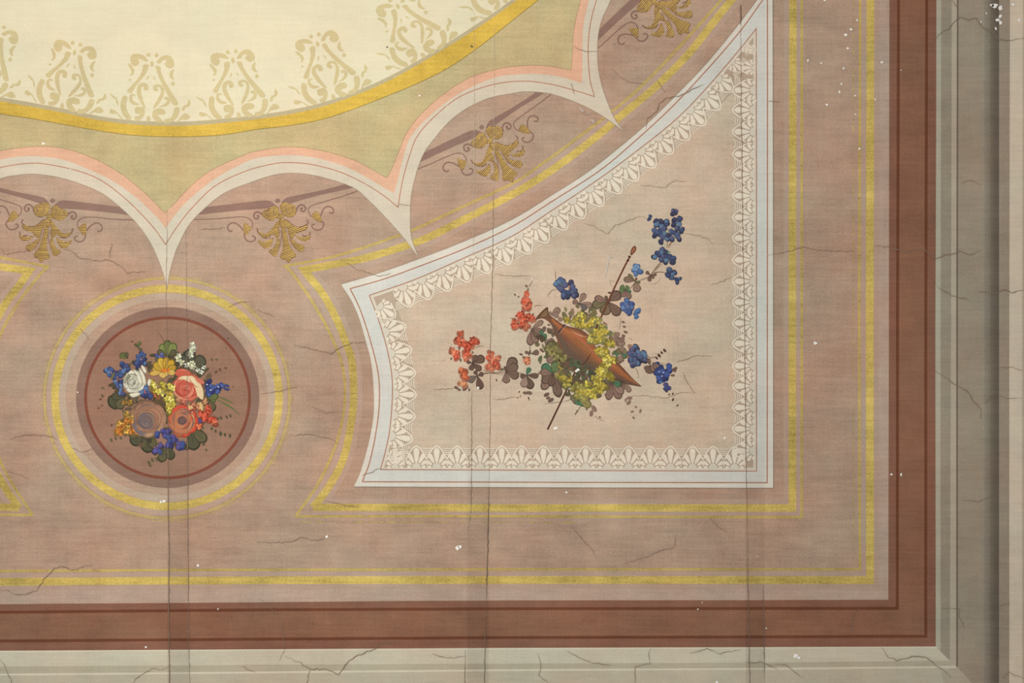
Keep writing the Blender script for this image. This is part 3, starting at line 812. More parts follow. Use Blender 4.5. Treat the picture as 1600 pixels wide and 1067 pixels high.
def rose(cx, cy, rx, ry, pal, label, layer=20, rot=0.0, heart=(0, 0), seed=1, petals=None):
    """cabbage rose: outer petals, then whorls of curved brush strokes closing on the heart"""
    R = random.Random(seed)
    t = thing('rose', (cx, cy), label, 'flower', layer=layer)
    for k in range(9):
        a = rot + k * 2 * math.pi / 9 + R.uniform(-.15, .15)
        s = Sheet((cx, cy)); c = R.choice(pal[:3])
        s.ell(cx + math.cos(a) * rx * .68, cy + math.sin(a) * ry * .68, rx * .42, ry * .36, a + 1.57, fp(tuple(int(v * .8) for v in c)), n=16)
        s.ell(cx + math.cos(a) * rx * .66, cy + math.sin(a) * ry * .66, rx * .36, ry * .30, a + 1.57, fp(c), n=16)
        s.build('petal', t, k * .25)
    s = Sheet((cx, cy)); s.ell(cx, cy, rx * .8, ry * .8, 0, fp(pal[1]), n=30)
    hx, hy = heart
    for i in range(26):
        f = 1 - i / 27.0
        ox, oy = cx + hx * (1 - f), cy + hy * (1 - f)
        a0 = R.uniform(0, 360); sp = R.uniform(70, 170)
        ox += R.uniform(-1, 1) * rx * .07; oy += R.uniform(-1, 1) * ry * .07
        kx = R.uniform(.86, 1.1)
        s.line(arc(ox, oy, rx * .84 * f * kx, a0, a0 + sp * .8, 8, ry * .84 * f / kx), R.uniform(1.2, 3.4) * (.5 + .6 * f), fp(R.choice(pal)), n=0, taper=.45)
        if i % 3 == 0:
            c = tuple(int(v * .72) for v in pal[1]); s.line(arc(ox, oy, rx * .84 * f * kx + 1.4, a0 + 10, a0 + sp * .7, 8, ry * .84 * f / kx + 1.4), .9, fp(c), n=0, taper=.4)
    s.ell(cx + hx, cy + hy, rx * .12, ry * .1, 0, fp(pal[-1]), n=10)
    s.build('whorl', t, 4)
    return t
def z1(P): return [(150 + x / 9.7, 510 + y / 9.7) for x, y in P]
def z2(P): return [(260 + x / 9.7, 510 + y / 9.7) for x, y in P]
def z3(P): return [(150 + x / 8.89, 610 + y / 8.89) for x, y in P]
def z4(P): return [(260 + x / 8.89, 610 + y / 8.89) for x, y in P]
DG = (84, 82, 62); DG2 = (98, 92, 68); MG = (104, 112, 66); LG = (128, 136, 80)
# leaves of the bouquet
spray(262, 557, [(-118, 22, 13, LG), (-90, 26, 12, MG), (-60, 24, 14, LG), (-35, 16, 10, DG2), (-150, 18, 10, DG2)], 'mossy green leaf tuft at the top of the bouquet', stems=[[(257, 545), (255, 530), (247, 519)]])
spray(200, 560, [(-150, 14, 10, MG), (-110, 10, 7, DG2)], 'small green leaf left of the white rose, above blue flowers')
spray(216, 543, [(-70, 10, 6, MG), (-130, 8, 5, DG2), (40, 8, 6, DG2)], 'tiny green leaf above the upper blue flower spike')
spray(196, 618, [(150, 30, 24, DG), (120, 24, 16, DG2), (175, 22, 12, DG)], 'dark olive leaf left of the brown rose')
spray(218, 668, [(105, 30, 20, DG), (130, 22, 13, DG2)], 'dark leaf beneath the orange cluster at lower left')
spray(236, 672, [(100, 36, 23, DG), (82, 30, 14, DG2)], 'broad dark leaf beneath the brown rose')
spray(262, 694, [(112, 30, 15, DG2), (75, 25, 15, DG)], 'dark leaf pair at the very bottom of the bouquet')
spray(298, 668, [(118, 10, 8, DG), (80, 36, 22, DG), (42, 33, 18, DG2)], 'large dark split leaf under the orange-red rose')
spray(322, 622, [(20, 16, 9, MG), (60, 24, 16, DG2), (85, 28, 14, DG), (-10, 20, 10, MG)], 'green leaf right of the red flowers')
t = thing('grass_blade', (345, 632), 'slender green grass blades pointing right from the bouquet', 'leaf', layer=14)
for P in ([(334, 622), (350, 630), (362, 637), (374, 648)], [(336, 618), (352, 624), (366, 631)]):
    Sheet((345, 632)).line(P, 3.0, fp(MG), taper=.5).build('blade', t, 0)
spray(278, 582, [(-120, 14, 10, DG), (100, 18, 12, DG), (10, 12, 10, DG)], 'dark leaf between the yellow daisy and the pink rose', layer=17)
spray(300, 575, [(-100, 30, 20, (86, 84, 70)), (-140, 30, 18, (86, 84, 70)), (-40, 26, 20, (92, 88, 72)), (10, 18, 12, (90, 84, 66))], 'shadowy grey-green foliage behind the small white blossoms', layer=13)
spray(258, 640, [(-60, 20, 22, DG), (60, 24, 20, DG), (180, 16, 20, (90, 80, 66)), (-120, 26, 24, (96, 80, 60)), (0, 20, 16, (90, 74, 60))], 'dark foliage showing between the roses', layer=13)
# dotted sprays
def mass(pts, pal, label, layer, n=3, r=5.0, name='foliage'):
    """loose brush dabs of foliage round the given centres"""
    cx = sum(p[0] for p in pts) / len(pts); cy = sum(p[1] for p in pts) / len(pts)
    t = thing(name, (cx, cy), label, 'leaf', layer=layer)
    for j, (x, y) in enumerate(pts):
        s = Sheet((cx, cy))
        for k in range(n):
            c = FR.choice(pal); kk = FR.uniform(.85, 1.12)
            s.ell(x + FR.gauss(0, r * .7), y + FR.gauss(0, r * .7), r * FR.uniform(.5, 1.1), r * FR.uniform(.25, .55), FR.uniform(0, 3.1), fp(tuple(int(v * kk) for v in c)), n=9)
        s.build('dabs', t, j * .1 * n * 1.01)
    return t
mass([(205, 575), (198, 585), (192, 600), (200, 615), (238, 570), (245, 560), (270, 560), (280, 572), (272, 590), (268, 610), (262, 625), (250, 640), (258, 655), (262, 672), (262, 640), (240, 632), (222, 628), (210, 632), (205, 645), (205, 660), (310, 630), (320, 640), (312, 655), (312, 670), (300, 640), (316, 620), (322, 600), (300, 578), (312, 582), (290, 575), (240, 690), (250, 700), (275, 695), (225, 690), (180, 600), (185, 612)],
     [(92, 82, 62), (84, 76, 58), (104, 86, 68), (78, 70, 58), (98, 92, 64)], 'shadowy brown-green brushwork filling the gaps of the bouquet', 4, n=4, r=8)
def dots(P, c, label, r=2.4, layer=13, name='bud_sprig', group=None, ang=None):
    cx = sum(p[0] for p in P) / len(P); cy = sum(p[1] for p in P) / len(P)
    t = thing(name, (cx, cy), label, 'leaf', group, layer=layer)
    for i, (x, y) in enumerate(P):
        a = ang if ang is not None else FR.uniform(0, 3)
        rr = r * FR.uniform(.75, 1.2)
        s = Sheet((cx, cy)); s.ell(x, y, rr, rr * .58, a, fp(c), n=10); s.build('leaflet', t, i * .13)
    return t
DB = (98, 72, 58)
dots(z2([(260, 395), (690, 500), (760, 500)]), DG2, 'dark leaflets beside the white blossoms, upper right of bouquet', 2.2)
dots(z2([(755, 690), (815, 655), (900, 630)]), DB, 'three dark red-brown buds right of the pink rose')
dots(z2([(1010, 915), (905, 325), (935, 180)]), DB, 'scattered brown specks near the ring, right of the bouquet', 1.3)
dots(z4([(720, 390), (760, 380), (840, 370), (890, 352)]), DG, 'row of dark leaflets pointing right above the lower right leaves', 2.4, ang=1.0)
dots(z4([(630, 530), (685, 565), (755, 600), (815, 615), (885, 630)]), DG, 'drooping row of dark leaflets at lower right of bouquet', 3.4, ang=1.5)
dots(z4([(555, 825), (520, 750)]), DG, 'dark leaflets below the large split leaf', 3)
dots(z3([(215, 690), (275, 665), (345, 660), (405, 620)]), DG2, 'row of dark leaflets below the orange cluster, lower left', 3.2, ang=1.2)
dots(z3([(740, 1005), (785, 965), (845, 955), (755, 1045)]), DG2, 'dark leaflets at the foot of the bouquet', 3.2, ang=1.1)
dots(z3([(105, 85), (65, 120), (85, 210), (40, 245), (220, 480)]), DB, 'brown specks at the left side of the bouquet', 2.0)
dots(z1([(550, 230), (400, 415), (370, 470), (540, 560), (580, 565)]), DB, 'reddish specks above the left blue flowers', 1.7)
dots(z1([(105, 930), (95, 1050), (250, 900)]), DG2, 'olive leaflets at the left edge of the bouquet', 3.2)
# flowers of the bouquet
BL = [(74, 92, 136), (92, 118, 158), (64, 68, 108), (82, 84, 126), (68, 82, 122)]
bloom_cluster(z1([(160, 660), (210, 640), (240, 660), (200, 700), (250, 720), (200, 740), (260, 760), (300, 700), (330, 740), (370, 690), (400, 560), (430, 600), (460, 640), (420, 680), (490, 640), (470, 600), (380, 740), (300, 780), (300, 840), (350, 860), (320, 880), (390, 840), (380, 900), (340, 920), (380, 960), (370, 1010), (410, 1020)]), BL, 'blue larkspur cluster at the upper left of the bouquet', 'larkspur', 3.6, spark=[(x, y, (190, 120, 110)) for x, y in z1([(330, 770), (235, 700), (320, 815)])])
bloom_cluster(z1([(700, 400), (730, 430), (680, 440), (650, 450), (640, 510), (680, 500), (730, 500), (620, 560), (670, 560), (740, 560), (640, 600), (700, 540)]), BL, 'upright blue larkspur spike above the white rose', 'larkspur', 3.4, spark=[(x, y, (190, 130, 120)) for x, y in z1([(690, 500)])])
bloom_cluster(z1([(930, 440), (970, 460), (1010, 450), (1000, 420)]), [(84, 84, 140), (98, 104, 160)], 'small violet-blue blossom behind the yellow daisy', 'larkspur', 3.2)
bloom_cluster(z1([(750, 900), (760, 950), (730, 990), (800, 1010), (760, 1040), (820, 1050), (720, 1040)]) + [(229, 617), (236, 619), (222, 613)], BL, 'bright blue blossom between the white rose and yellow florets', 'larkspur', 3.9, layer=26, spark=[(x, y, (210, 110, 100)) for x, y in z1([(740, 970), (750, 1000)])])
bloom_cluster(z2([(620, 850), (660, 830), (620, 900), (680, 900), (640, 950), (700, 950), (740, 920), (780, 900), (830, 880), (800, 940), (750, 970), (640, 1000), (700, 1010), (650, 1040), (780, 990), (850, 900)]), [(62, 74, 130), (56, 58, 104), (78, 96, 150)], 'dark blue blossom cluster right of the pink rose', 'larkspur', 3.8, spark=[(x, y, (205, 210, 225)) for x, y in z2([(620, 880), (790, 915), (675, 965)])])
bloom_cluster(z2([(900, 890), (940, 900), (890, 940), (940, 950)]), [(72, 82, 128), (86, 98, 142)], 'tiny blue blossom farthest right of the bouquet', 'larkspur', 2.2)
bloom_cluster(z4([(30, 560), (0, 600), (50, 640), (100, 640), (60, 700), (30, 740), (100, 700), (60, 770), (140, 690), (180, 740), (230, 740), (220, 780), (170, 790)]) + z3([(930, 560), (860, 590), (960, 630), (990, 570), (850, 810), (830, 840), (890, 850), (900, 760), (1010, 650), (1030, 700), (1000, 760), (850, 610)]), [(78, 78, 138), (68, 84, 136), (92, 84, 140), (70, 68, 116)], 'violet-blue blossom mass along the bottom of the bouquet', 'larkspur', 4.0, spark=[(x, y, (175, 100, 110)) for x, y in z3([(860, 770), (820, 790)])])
florets(z2([(390, 370), (420, 340), (370, 430), (400, 285)]), [(214, 214, 190), (196, 200, 170)], 'topmost head of small white blossoms right of centre', 'white_blossom', 5.2, heart=(140, 132, 70))
florets(z2([(190, 450), (180, 500), (235, 545)]), [(222, 220, 192), (206, 206, 170)], 'small white blossoms beside the yellow daisy', 'white_blossom', 5.0, heart=(150, 132, 70))
florets(z2([(390, 560), (410, 610), (360, 580)]), [(226, 222, 188), (204, 206, 176)], 'small white blossoms above the pink rose', 'white_blossom', 5.2, heart=(140, 126, 60))
florets(z2([(480, 660), (530, 690), (570, 620), (310, 590)]), [(182, 188, 178), (206, 208, 190)], 'faint greyish white blossoms at the right of the white heads', 'white_blossom', 4.0, heart=(110, 110, 90))
rose(286, 658, 23, 25, [(196, 104, 72), (190, 122, 88), (208, 84, 64), (200, 150, 102), (148, 100, 84), (120, 96, 96)], 'orange-red rose with a dark heart, lower right of centre', 19, heart=(1, -1), seed=3)
s = Sheet((286, 658)); ro = [o for o in bpy.data.objects if o.name.startswith('rose') and o.get('label', '').startswith('orange-red')][0]
s.ell(285, 657, 7.5, 7, 0, fp((122, 92, 88)), n=16); s.line(arc(285, 657, 5, 0, 300, 10), 1.2, fp((90, 70, 72)), n=0); s.line(arc(284, 650, 15, 190, 330, 10), 5, fp((206, 84, 66)), n=0, taper=.4); s.build('heart', ro, 8)
rb = rose(231, 654, 28, 29, [(160, 122, 94), (150, 112, 90), (178, 146, 112), (128, 96, 84), (186, 150, 118), (110, 92, 92)], 'large brown rose with a bluish heart, lower left of centre', 18, heart=(-1, 4), seed=5)
s = Sheet((231, 656)); s.ell(229, 660, 13, 12, 0, fp((114, 100, 102)), n=24)
for i in range(14):
    r = 14 - i * .9; a0 = FR.uniform(0, 360); s.line(arc(229, 660, r, a0, a0 + FR.uniform(90, 200), 8), 1.2, fp(FR.choice([(94, 92, 112), (148, 122, 104), (120, 100, 92), (100, 100, 122), (92, 74, 70)])), n=0, taper=.3)
for i in range(6): s.line(arc(226, 664, 18 - i, 80, 190, 8), 1.3, fp(FR.choice([(112, 104, 110), (122, 106, 104)])), n=0, taper=.3)
for i in range(9): s.line(arc(236, 656, 24 - i * 1.6, -100 + FR.uniform(-20, 20), 60, 10), 1.0, fp(FR.choice([(190, 164, 126), (170, 134, 108), (176, 120, 96)])), n=0, taper=.3)
s.build('heart', rb, 8)
rp = rose(293, 605, 24, 22, [(208, 116, 92), (200, 98, 80), (222, 152, 124), (190, 84, 70), (214, 132, 108), (176, 74, 62)], 'full pink rose with a cream outer petal, right of centre', 21, heart=(-3, 5), seed=8)
s = Sheet((293, 605))
s.poly([(279, 592), (288, 586), (300, 587), (311, 596), (318, 610), (317, 624), (309, 618), (305, 606), (296, 597), (287, 593)], fp((226, 200, 158)), n=4)
s.poly([(284, 589), (294, 588), (303, 593), (310, 603), (306, 600), (297, 593), (290, 591)], fp((236, 218, 180)), n=4)
s.line([(294, 588), (302, 600), (310, 606)], 1.3, fp((196, 100, 84)), taper=.3)
s.poly([(274, 584), (278, 577), (287, 576), (296, 580), (299, 587), (290, 587), (280, 588)], fp((198, 96, 76)), n=4)
s.poly([(305, 590), (312, 591), (320, 597), (316, 600), (309, 597)], fp((206, 118, 96)), n=3)
s.line([(280, 580), (288, 578), (296, 583)], 1.1, fp((222, 140, 116)), taper=.3)
for i in range(10): s.line(arc(291, 609, 13 - i * 1.1, FR.uniform(0, 360), 0, 8) if False else arc(291, 609, 13 - i * 1.15, (k := FR.uniform(0, 360)), k + 130, 8), 1.4, fp(FR.choice([(222, 138, 112), (190, 78, 64), (204, 100, 82)])), n=0, taper=.3)
s.build('heart', rp, 8)
rw = rose(211, 597, 18, 18, [(206, 202, 186), (180, 180, 160), (220, 216, 196), (158, 156, 136), (228, 222, 200), (130, 126, 106)], 'cream-white rose at the upper left of centre', 22, heart=(-1, 2), seed=10)
s = Sheet((211, 597))
for P in ([(221, 570), (226, 573), (230, 580), (228, 584), (223, 578)], [(217, 575), (222, 578), (228, 590), (229, 602), (225, 600), (222, 588)], [(208, 577), (214, 579), (221, 588), (224, 602), (219, 599), (214, 586)], [(234, 591), (237, 596), (233, 604), (231, 599)], [(201, 583), (206, 578), (212, 583), (208, 590)], [(202, 616), (210, 614), (220, 614), (218, 618), (208, 621)]):
    s.poly(P, fp((166, 160, 140)), n=3); cx = sum(p[0] for p in P) / len(P); cy = sum(p[1] for p in P) / len(P)
    s.poly([(cx - .5 + (x - cx) * .8, cy - .4 + (y - cy) * .82) for x, y in P], fp((224, 218, 196)), n=3)
for i in range(8): s.line(arc(208, 596, 12 - i * 1.3, (k := FR.uniform(0, 360)), k + 120, 8), 1.1, fp(FR.choice([(150, 150, 134), (120, 118, 100), (226, 222, 204)])), n=0, taper=.3)
s.build('outer_petals', rw, 8)
# yellow daisy
t = thing('yellow_daisy', (257, 581), 'golden yellow daisy with an orange heart, top centre', 'flower', layer=24)
for a, ln, w, c in ((-165, 20, 10, (200, 164, 74)), (-140, 22, 12, (196, 158, 62)), (-108, 24, 12, (206, 170, 72)), (-80, 24, 11, (190, 150, 60)), (-52, 24, 12, (196, 156, 54)), (-25, 21, 11, (186, 146, 58)), (5, 18, 9, (214, 178, 96)), (172, 24, 8, (218, 176, 92)), (60, 8, 12, (222, 184, 104)), (120, 10, 12, (222, 184, 104))):
    s = Sheet((257, 581)); lobe(s, 257, 581, a, ln, w, fp(c), fp(tuple(int(v * .68) for v in c)), .72); s.build('petal', t, len(t.children) * .34)
s = Sheet((257, 581)); s.ell(258, 581, 7.5, 4.8, -.1, fp((206, 104, 44)), n=16)
for i in range(12): s.line([(258 + FR.uniform(-6, 6), 583), (258 + FR.uniform(-8, 8), 576)], .9, fp(FR.choice([(216, 120, 40), (190, 90, 40), (224, 140, 60)])), n=0)
s.build('heart', t, 2)
florets(z1([(850, 860), (900, 900), (880, 960), (950, 980), (1010, 880), (1030, 950), (1000, 1010)]) + z2([(60, 900), (100, 940), (40, 990), (70, 1040)]) + z4([(50, 60), (20, 110), (70, 120), (40, 180), (90, 190), (30, 240), (50, 270)]), [(204, 190, 84), (188, 172, 74), (216, 206, 112), (170, 148, 64)], 'pale yellow floret spray tumbling down the middle of the bouquet', 'yellow_blossom', 5.2, layer=25, back=(134, 116, 62), heart=(140, 100, 50))
florets(z1([(880, 1010), (960, 1030)]) + [(247, 620), (240, 617)], [(160, 100, 66), (146, 96, 60)], 'small rust-coloured floret between the blue blossom and yellow spray', 'rust_blossom', 4.6, layer=23, heart=(100, 66, 44))
florets(z3([(320, 460), (440, 410), (490, 420), (340, 520), (400, 480), (460, 520), (430, 560), (530, 510), (570, 560), (300, 560), (500, 560), (340, 580)]), [(202, 134, 60), (190, 118, 54), (214, 168, 84)], 'orange and yellow floret cluster at lower left', 'orange_blossom', 5.2, layer=17, back=(128, 100, 58), heart=(140, 74, 34))
florets(z3([(420, 320), (480, 350), (400, 170), (470, 160), (520, 380)]), [(160, 122, 62), (176, 142, 70)], 'muted ochre florets left of the brown rose', 'ochre_blossom', 5.0, layer=17, back=(104, 94, 62), heart=(110, 80, 40))
florets(z4([(480, 320), (540, 340), (580, 250), (580, 300), (520, 380), (650, 410), (670, 440), (450, 500), (600, 400)]), [(206, 88, 66), (196, 74, 58), (214, 110, 76)], 'bright red floret cluster at the right of the bouquet', 'red_blossom', 5.4, layer=18, back=(150, 84, 64), heart=(226, 150, 112))
florets(z4([(370, 190), (470, 200), (430, 230), (370, 240), (500, 240), (240, 160), (170, 110), (200, 70), (530, 150), (330, 240), (360, 300)]), [(186, 118, 88), (196, 138, 96), (178, 96, 78), (206, 172, 116)], 'small salmon florets between the two pink and red roses', 'salmon_blossom', 4.8, layer=18, back=(150, 108, 84), heart=(226, 196, 150))
bloom_cluster(z4([(450, 410), (450, 440), (480, 430)]), [(92, 84, 128), (84, 80, 120)], 'small violet bud beside the orange-red rose', 'violet_bud', 3.4, layer=17)
# ------------------------------------------------------------------ hanging trophy in the corner panel: horn, staff and garland
def a1(P): return [(690 + x / 7.62, 500 + y / 7.62) for x, y in P]
def a2(P): return [(790 + x / 8.9, 420 + y / 8.9) for x, y in P]
def a3(P): return [(900 + x / 8.9, 420 + y / 8.9) for x, y in P]
def a4(P): return [(980 + x / 8.2, 320 + y / 8.2) for x, y in P]
def a5(P): return [(800 + x / 8.9, 520 + y / 8.9) for x, y in P]
def a6(P): return [(890 + x / 8.9, 520 + y / 8.9) for x, y in P]
def a7(P): return [(960 + x / 8.89, 520 + y / 8.89) for x, y in P]
def a8(P): return [(840 + x / 9.41, 590 + y / 9.41) for x, y in P]
LB = (140, 112, 98); LB2 = (152, 124, 108); LB3 = (122, 98, 84); LD = (112, 88, 76); GN = (84, 122, 92); GN2 = (108, 124, 84); OL = (122, 112, 82)
GLV = 'trefoil leaves of the hanging garland'
# staff
t = thing('staff', (922, 540), 'long thin dark brown staff with a bud-shaped knob, slanting behind the horn', 'staff', layer=16)
s = Sheet((922, 540)); s.line([(984.5, 400), (974, 420), (956, 458), (938, 498), (922, 535), (908, 563), (894.4, 590), (871, 639), (855.5, 671)], 2.6, fp((88, 52, 40)), n=6)
s.line([(984, 400), (974, 419), (956, 457), (938, 497)], .8, fp((140, 86, 60)), n=4); s.build('rod', t, 0)
s = Sheet((922, 540)); s.poly([(991.5, 384), (994, 387), (993, 392), (989, 397), (985.5, 399), (985, 395), (987, 388)], fp((110, 66, 44)), n=3); s.poly([(991, 386), (992.6, 389), (989, 395), (986.5, 396), (987.5, 390)], fp((160, 104, 76)), n=3); s.build('knob', t, 1)
s = Sheet((922, 540)); s.ell(983.5, 401, 2.6, 1.2, .4, fp((70, 44, 36))); s.ell(981, 407, 2.4, 1.1, .4, fp((70, 44, 36))); s.ell(952.5, 457.5, 3.2, 1.4, .1, fp((90, 62, 50))); s.build('collar', t, 1)
# leaves
spray(738, 567, [(-25, 21, 14, LD), (-60, 14, 9, LD), (100, 12, 9, LD), (40, 18, 10, LD), (190, 9, 6, LD)], 'dark trefoil leaf beside the left red blossoms', group=None, stems=[[(738, 567), (735, 553), (728, 542)]])
spray(746, 587, [(150, 17, 12, (124, 106, 96)), (75, 22, 12, LD), (-120, 9, 7, LD), (-20, 10, 8, LD)], 'dark trefoil leaf under the left red blossoms, with a white chip on it', stems=[[(750, 585), (765, 583), (790, 581)]])
spray(790, 581, [(-55, 27, 17, LB3), (-30, 22, 14, LB3), (20, 22, 14, LB3), (85, 18, 12, LB), (-95, 9, 5, LD)], 'broad brown trefoil leaf on the stem midway to the horn', stems=[[(790, 581), (778, 576), (770, 571)], [(783, 596), (786, 591), (790, 585)], [(790, 583), (810, 583), (822, 585)]])
spray(822.5, 586, [(70, 23, 14, LD), (5, 19, 9, LD), (165, 10, 8, LD), (-65, 13, 8, GN), (105, 20, 12, (164, 136, 120))], 'dark leaf with one bright green lobe, left of the big olive leaf')
spray(829.5, 553, [(-15, 13, 9, LB3), (200, 10, 5, LB3), (-110, 6, 3, LD)], 'small brown leaf above the faded orange bud', stems=[[(829.5, 551), (828, 545), (828.5, 539)]])
spray(830.5, 514, [(-35, 22, 9, LB2), (95, 26, 13, LB), (70, 24, 12, LB), (40, 22, 13, LB3), (15, 17, 10, LB)], 'long-lobed brown leaf left of the horn, below red blossoms', stems=[[(830, 514), (826, 508), (822, 500)], [(830, 514), (822, 512), (814, 511)]])
spray(845, 524, [(-80, 8, 8, GN), (10, 9, 8, GN), (60, 10, 9, (92, 78, 62)), (150, 8, 7, (92, 78, 62))], 'small green leaf tucked left of the horn', layer=15)
spray(950, 471, [(-35, 24, 17, LB3), (50, 28, 16, LB3), (108, 22, 18, (126, 106, 84)), (165, 26, 15, OL), (195, 22, 12, LB), (-115, 10, 5, LD)], 'large brown five-lobed leaf where the staff meets the garland')
spray(992, 439, [(190, 18, 10, LB), (75, 18, 13, LB2), (225, 15, 6, OL), (-60, 6, 4, LD), (20, 9, 5, OL)], 'brown leaf below the small blue blossom, on the upper stem', stems=[[(992, 441), (1003, 437), (1014, 432), (1022, 422), (1032, 409)], [(984, 452), (988, 447), (992, 441)]])
spray(977, 453, [(-140, 10, 9, GN2), (-50, 8, 8, GN2), (30, 10, 8, GN), (110, 12, 9, LB), (60, 16, 9, LB), (170, 10, 8, GN2)], 'green and brown leaf right of the staff')
spray(1016, 430, [(-140, 9, 6, LB3), (-5, 10, 5, LB3), (100, 10, 7, LB3), (40, 8, 4, LB3)], 'small dark leaf at the fork of the upper stem', layer=14, stems=[[(1016, 430), (1024, 420), (1036, 406)], [(1018, 427), (1030, 425), (1043, 427)]])
spray(905, 474, [(-60, 18, 10, LB2), (10, 21, 10, LB2), (200, 11, 9, LB), (40, 15, 9, (112, 104, 100)), (120, 8, 7, OL)], 'faint brown leaf above the yellow florets')
spray(861, 492, [(-35, 17, 11, LB2), (0, 12, 10, LB2), (-110, 6, 4, LB)], 'pale brown leaf behind the neck of the horn')
spray(966, 528, [(-100, 9, 8, LB2), (60, 15, 12, LB2), (20, 10, 9, LB), (150, 14, 11, LB2)], 'faded brown leaf right of the yellow florets')
spray(864, 584, [(125, 30, 14, LB), (75, 38, 15, LB3), (140, 22, 12, LB3), (-140, 22, 15, GN), (-70, 20, 17, GN2), (190, 20, 12, LB), (100, 20, 12, LD)], 'very large leaf with green and brown lobes below left of the horn', layer=16)
spray(870, 556, [(-120, 26, 20, OL), (-170, 18, 12, LB3), (150, 18, 12, LB), (-60, 24, 22, OL), (20, 20, 18, OL), (70, 22, 18, (104, 98, 72))], 'olive leaf mass behind the left side of the horn', layer=14)
spray(908, 622, [(160, 15, 13, (158, 124, 112)), (135, 13, 11, GN), (60, 14, 13, GN), (35, 16, 10, LB2), (90, 12, 10, GN)], 'green leaf with brown edges at the bottom of the garland', stems=[[(908, 632), (903, 642), (898, 649)]])
spray(957, 598, [(105, 28, 12, LB), (150, 15, 9, LB3), (65, 28, 14, LB), (45, 24, 12, LB2), (10, 13, 12, GN), (-60, 12, 12, OL)], 'broad brown leaf with a green touch, below the tip of the horn')
spray(976, 597, [(98, 12, 6, LB), (62, 18, 9, LB2)], 'small two-lobed brown leaf just under the tip of the horn')
spray(972, 552, [(-90, 10, 8, LB2), (180, 12, 8, GN), (110, 14, 8, LB2), (-150, 10, 9, OL), (40, 9, 7, GN)], 'mixed green leaf between yellow florets and right blue blossom')
spray(983, 547, [(-70, 9, 9, (166, 124, 100)), (90, 12, 9, (166, 124, 100))], 'reddish brown leaf left of the right blue blossom', layer=14)
spray(1016, 571, [(100, 13, 13, LB3), (150, 11, 7, LB3), (-110, 12, 7, LB3)], 'dark leaf between the two lower blue blossoms', stems=[[(1016, 570), (1019, 573), (1024, 566)], [(1010, 556), (1018, 559), (1024, 557)]])
spray(1020, 566, [(80, 15, 12, LB), (50, 16, 10, LB)], 'brown leaf overlapped by the lower right blue blossom', layer=14)
spray(1048, 578, [(0, 9, 7, LB3), (-20, 11, 4, LB3)], 'small leaf right of the lower blue blossom')
spray(905, 627, [(-30, 20, 14, OL), (-150, 16, 10, OL), (20, 20, 13, (146, 132, 84))], 'olive leaf behind the lowest yellow florets', layer=14)
# loose leaflets
dots(a5([(125, 300), (165, 340), (235, 305)]), LD, 'dark leaflets above the faded orange bud', 2.6)
dots(a5([(480, 860), (500, 905), (540, 935)]), LD, 'three dark leaflets below the large brown leaf, left of the staff', 4.6, ang=-.5)
dots(a5([(240, 835), (185, 835)]), LB3, 'brown leaflet at lower left of the garland', 4.4, ang=.2)
dots(a5([(120, 878), (78, 900), (230, 905), (240, 930), (100, 820)]), (84, 66, 54), 'tiny dark specks left below the garland', 1.7)
dots(a8([(830, 455), (790, 525)]), LB, 'pair of round brown leaflets below the garland', 5.6)
dots(a8([(575, 490), (720, 465), (915, 580), (555, 530)]), LB3, 'small buds below the green bottom leaf', 1.9)
dots(a8([(1350, 300), (1340, 365), (1295, 330)]), LB, 'three brown leaflets at lower right of the garland', 4.0)
dots(a8([(1445, 430), (1510, 490), (1390, 500), (1410, 590)]), LB, 'lowest right drift of brown leaflets', 3.2)
dots(a3([(655, 740), (670, 805), (690, 880), (660, 930)]), LB3, 'slanting row of leaflets right of the yellow florets', 3.6, ang=.35)
dots(a7([(585, 350), (620, 315), (655, 275), (697, 245)]), (90, 66, 54), 'row of four dark leaflets rising above the lower blue blossoms', 3.0, ang=.9)
dots(a7([(810, 590), (820, 515)]), LB3, 'two leaflets right of the lowest blue blossoms', 3.6, ang=0)
dots(a7([(725, 815), (760, 855), (810, 845), (812, 928), (875, 1008)]), (92, 70, 58), 'trailing dark specks at the end of the garland', 2.4)
dots(a1([(175, 805), (275, 825), (330, 830), (300, 790), (210, 830)]), LD, 'dark leaflets under the faded left blossom', 3.2)
dots(a1([(720, 585), (655, 715), (370, 385), (225, 475), (115, 460), (160, 230), (210, 330)]), (116, 104, 84), 'grey-green leaflets among the left red blossoms', 3.0)
dots(a2([(290, 240), (130, 360), (180, 390), (310, 290), (375, 640), (305, 580), (630, 860), (640, 900), (600, 780)]), (112, 98, 80), 'grey leaflets around the upper red blossoms', 2.4)
# fine stems
def stems(L, label, c=(122, 96, 80), w=.9, layer=13):
    x = sum(p[0] for l in L for p in l) / sum(len(l) for l in L); y = sum(p[1] for l in L for p in l) / sum(len(l) for l in L)
    t = thing('flower_stem', (x, y), label, 'stem', layer=layer)
    for l in L: Sheet((x, y)).line(l, w, fp(c), taper=.3).build('stem', t, len(t.children) * .13)
stems([a4([(520, 550), (540, 510), (565, 470)]), a4([(500, 555), (515, 510), (510, 470)]), a4([(530, 555), (560, 500), (570, 480)])], 'three fine reddish stems joining the two upper blue blossoms', (160, 104, 76))
stems([a4([(320, 870), (380, 800), (430, 735)]), a4([(330, 880), (400, 800), (460, 740)]), a4([(320, 890), (420, 860), (500, 880)])], 'fine stems carrying the upper right blue blossoms', (146, 104, 82))
stems([a4([(440, 910), (400, 980), (340, 1015), (280, 995)]), a3([(540, 190), (490, 160), (475, 200), (500, 240), (560, 250)])], 'thin looping tendril near the upper stem', (160, 138, 116), .7)
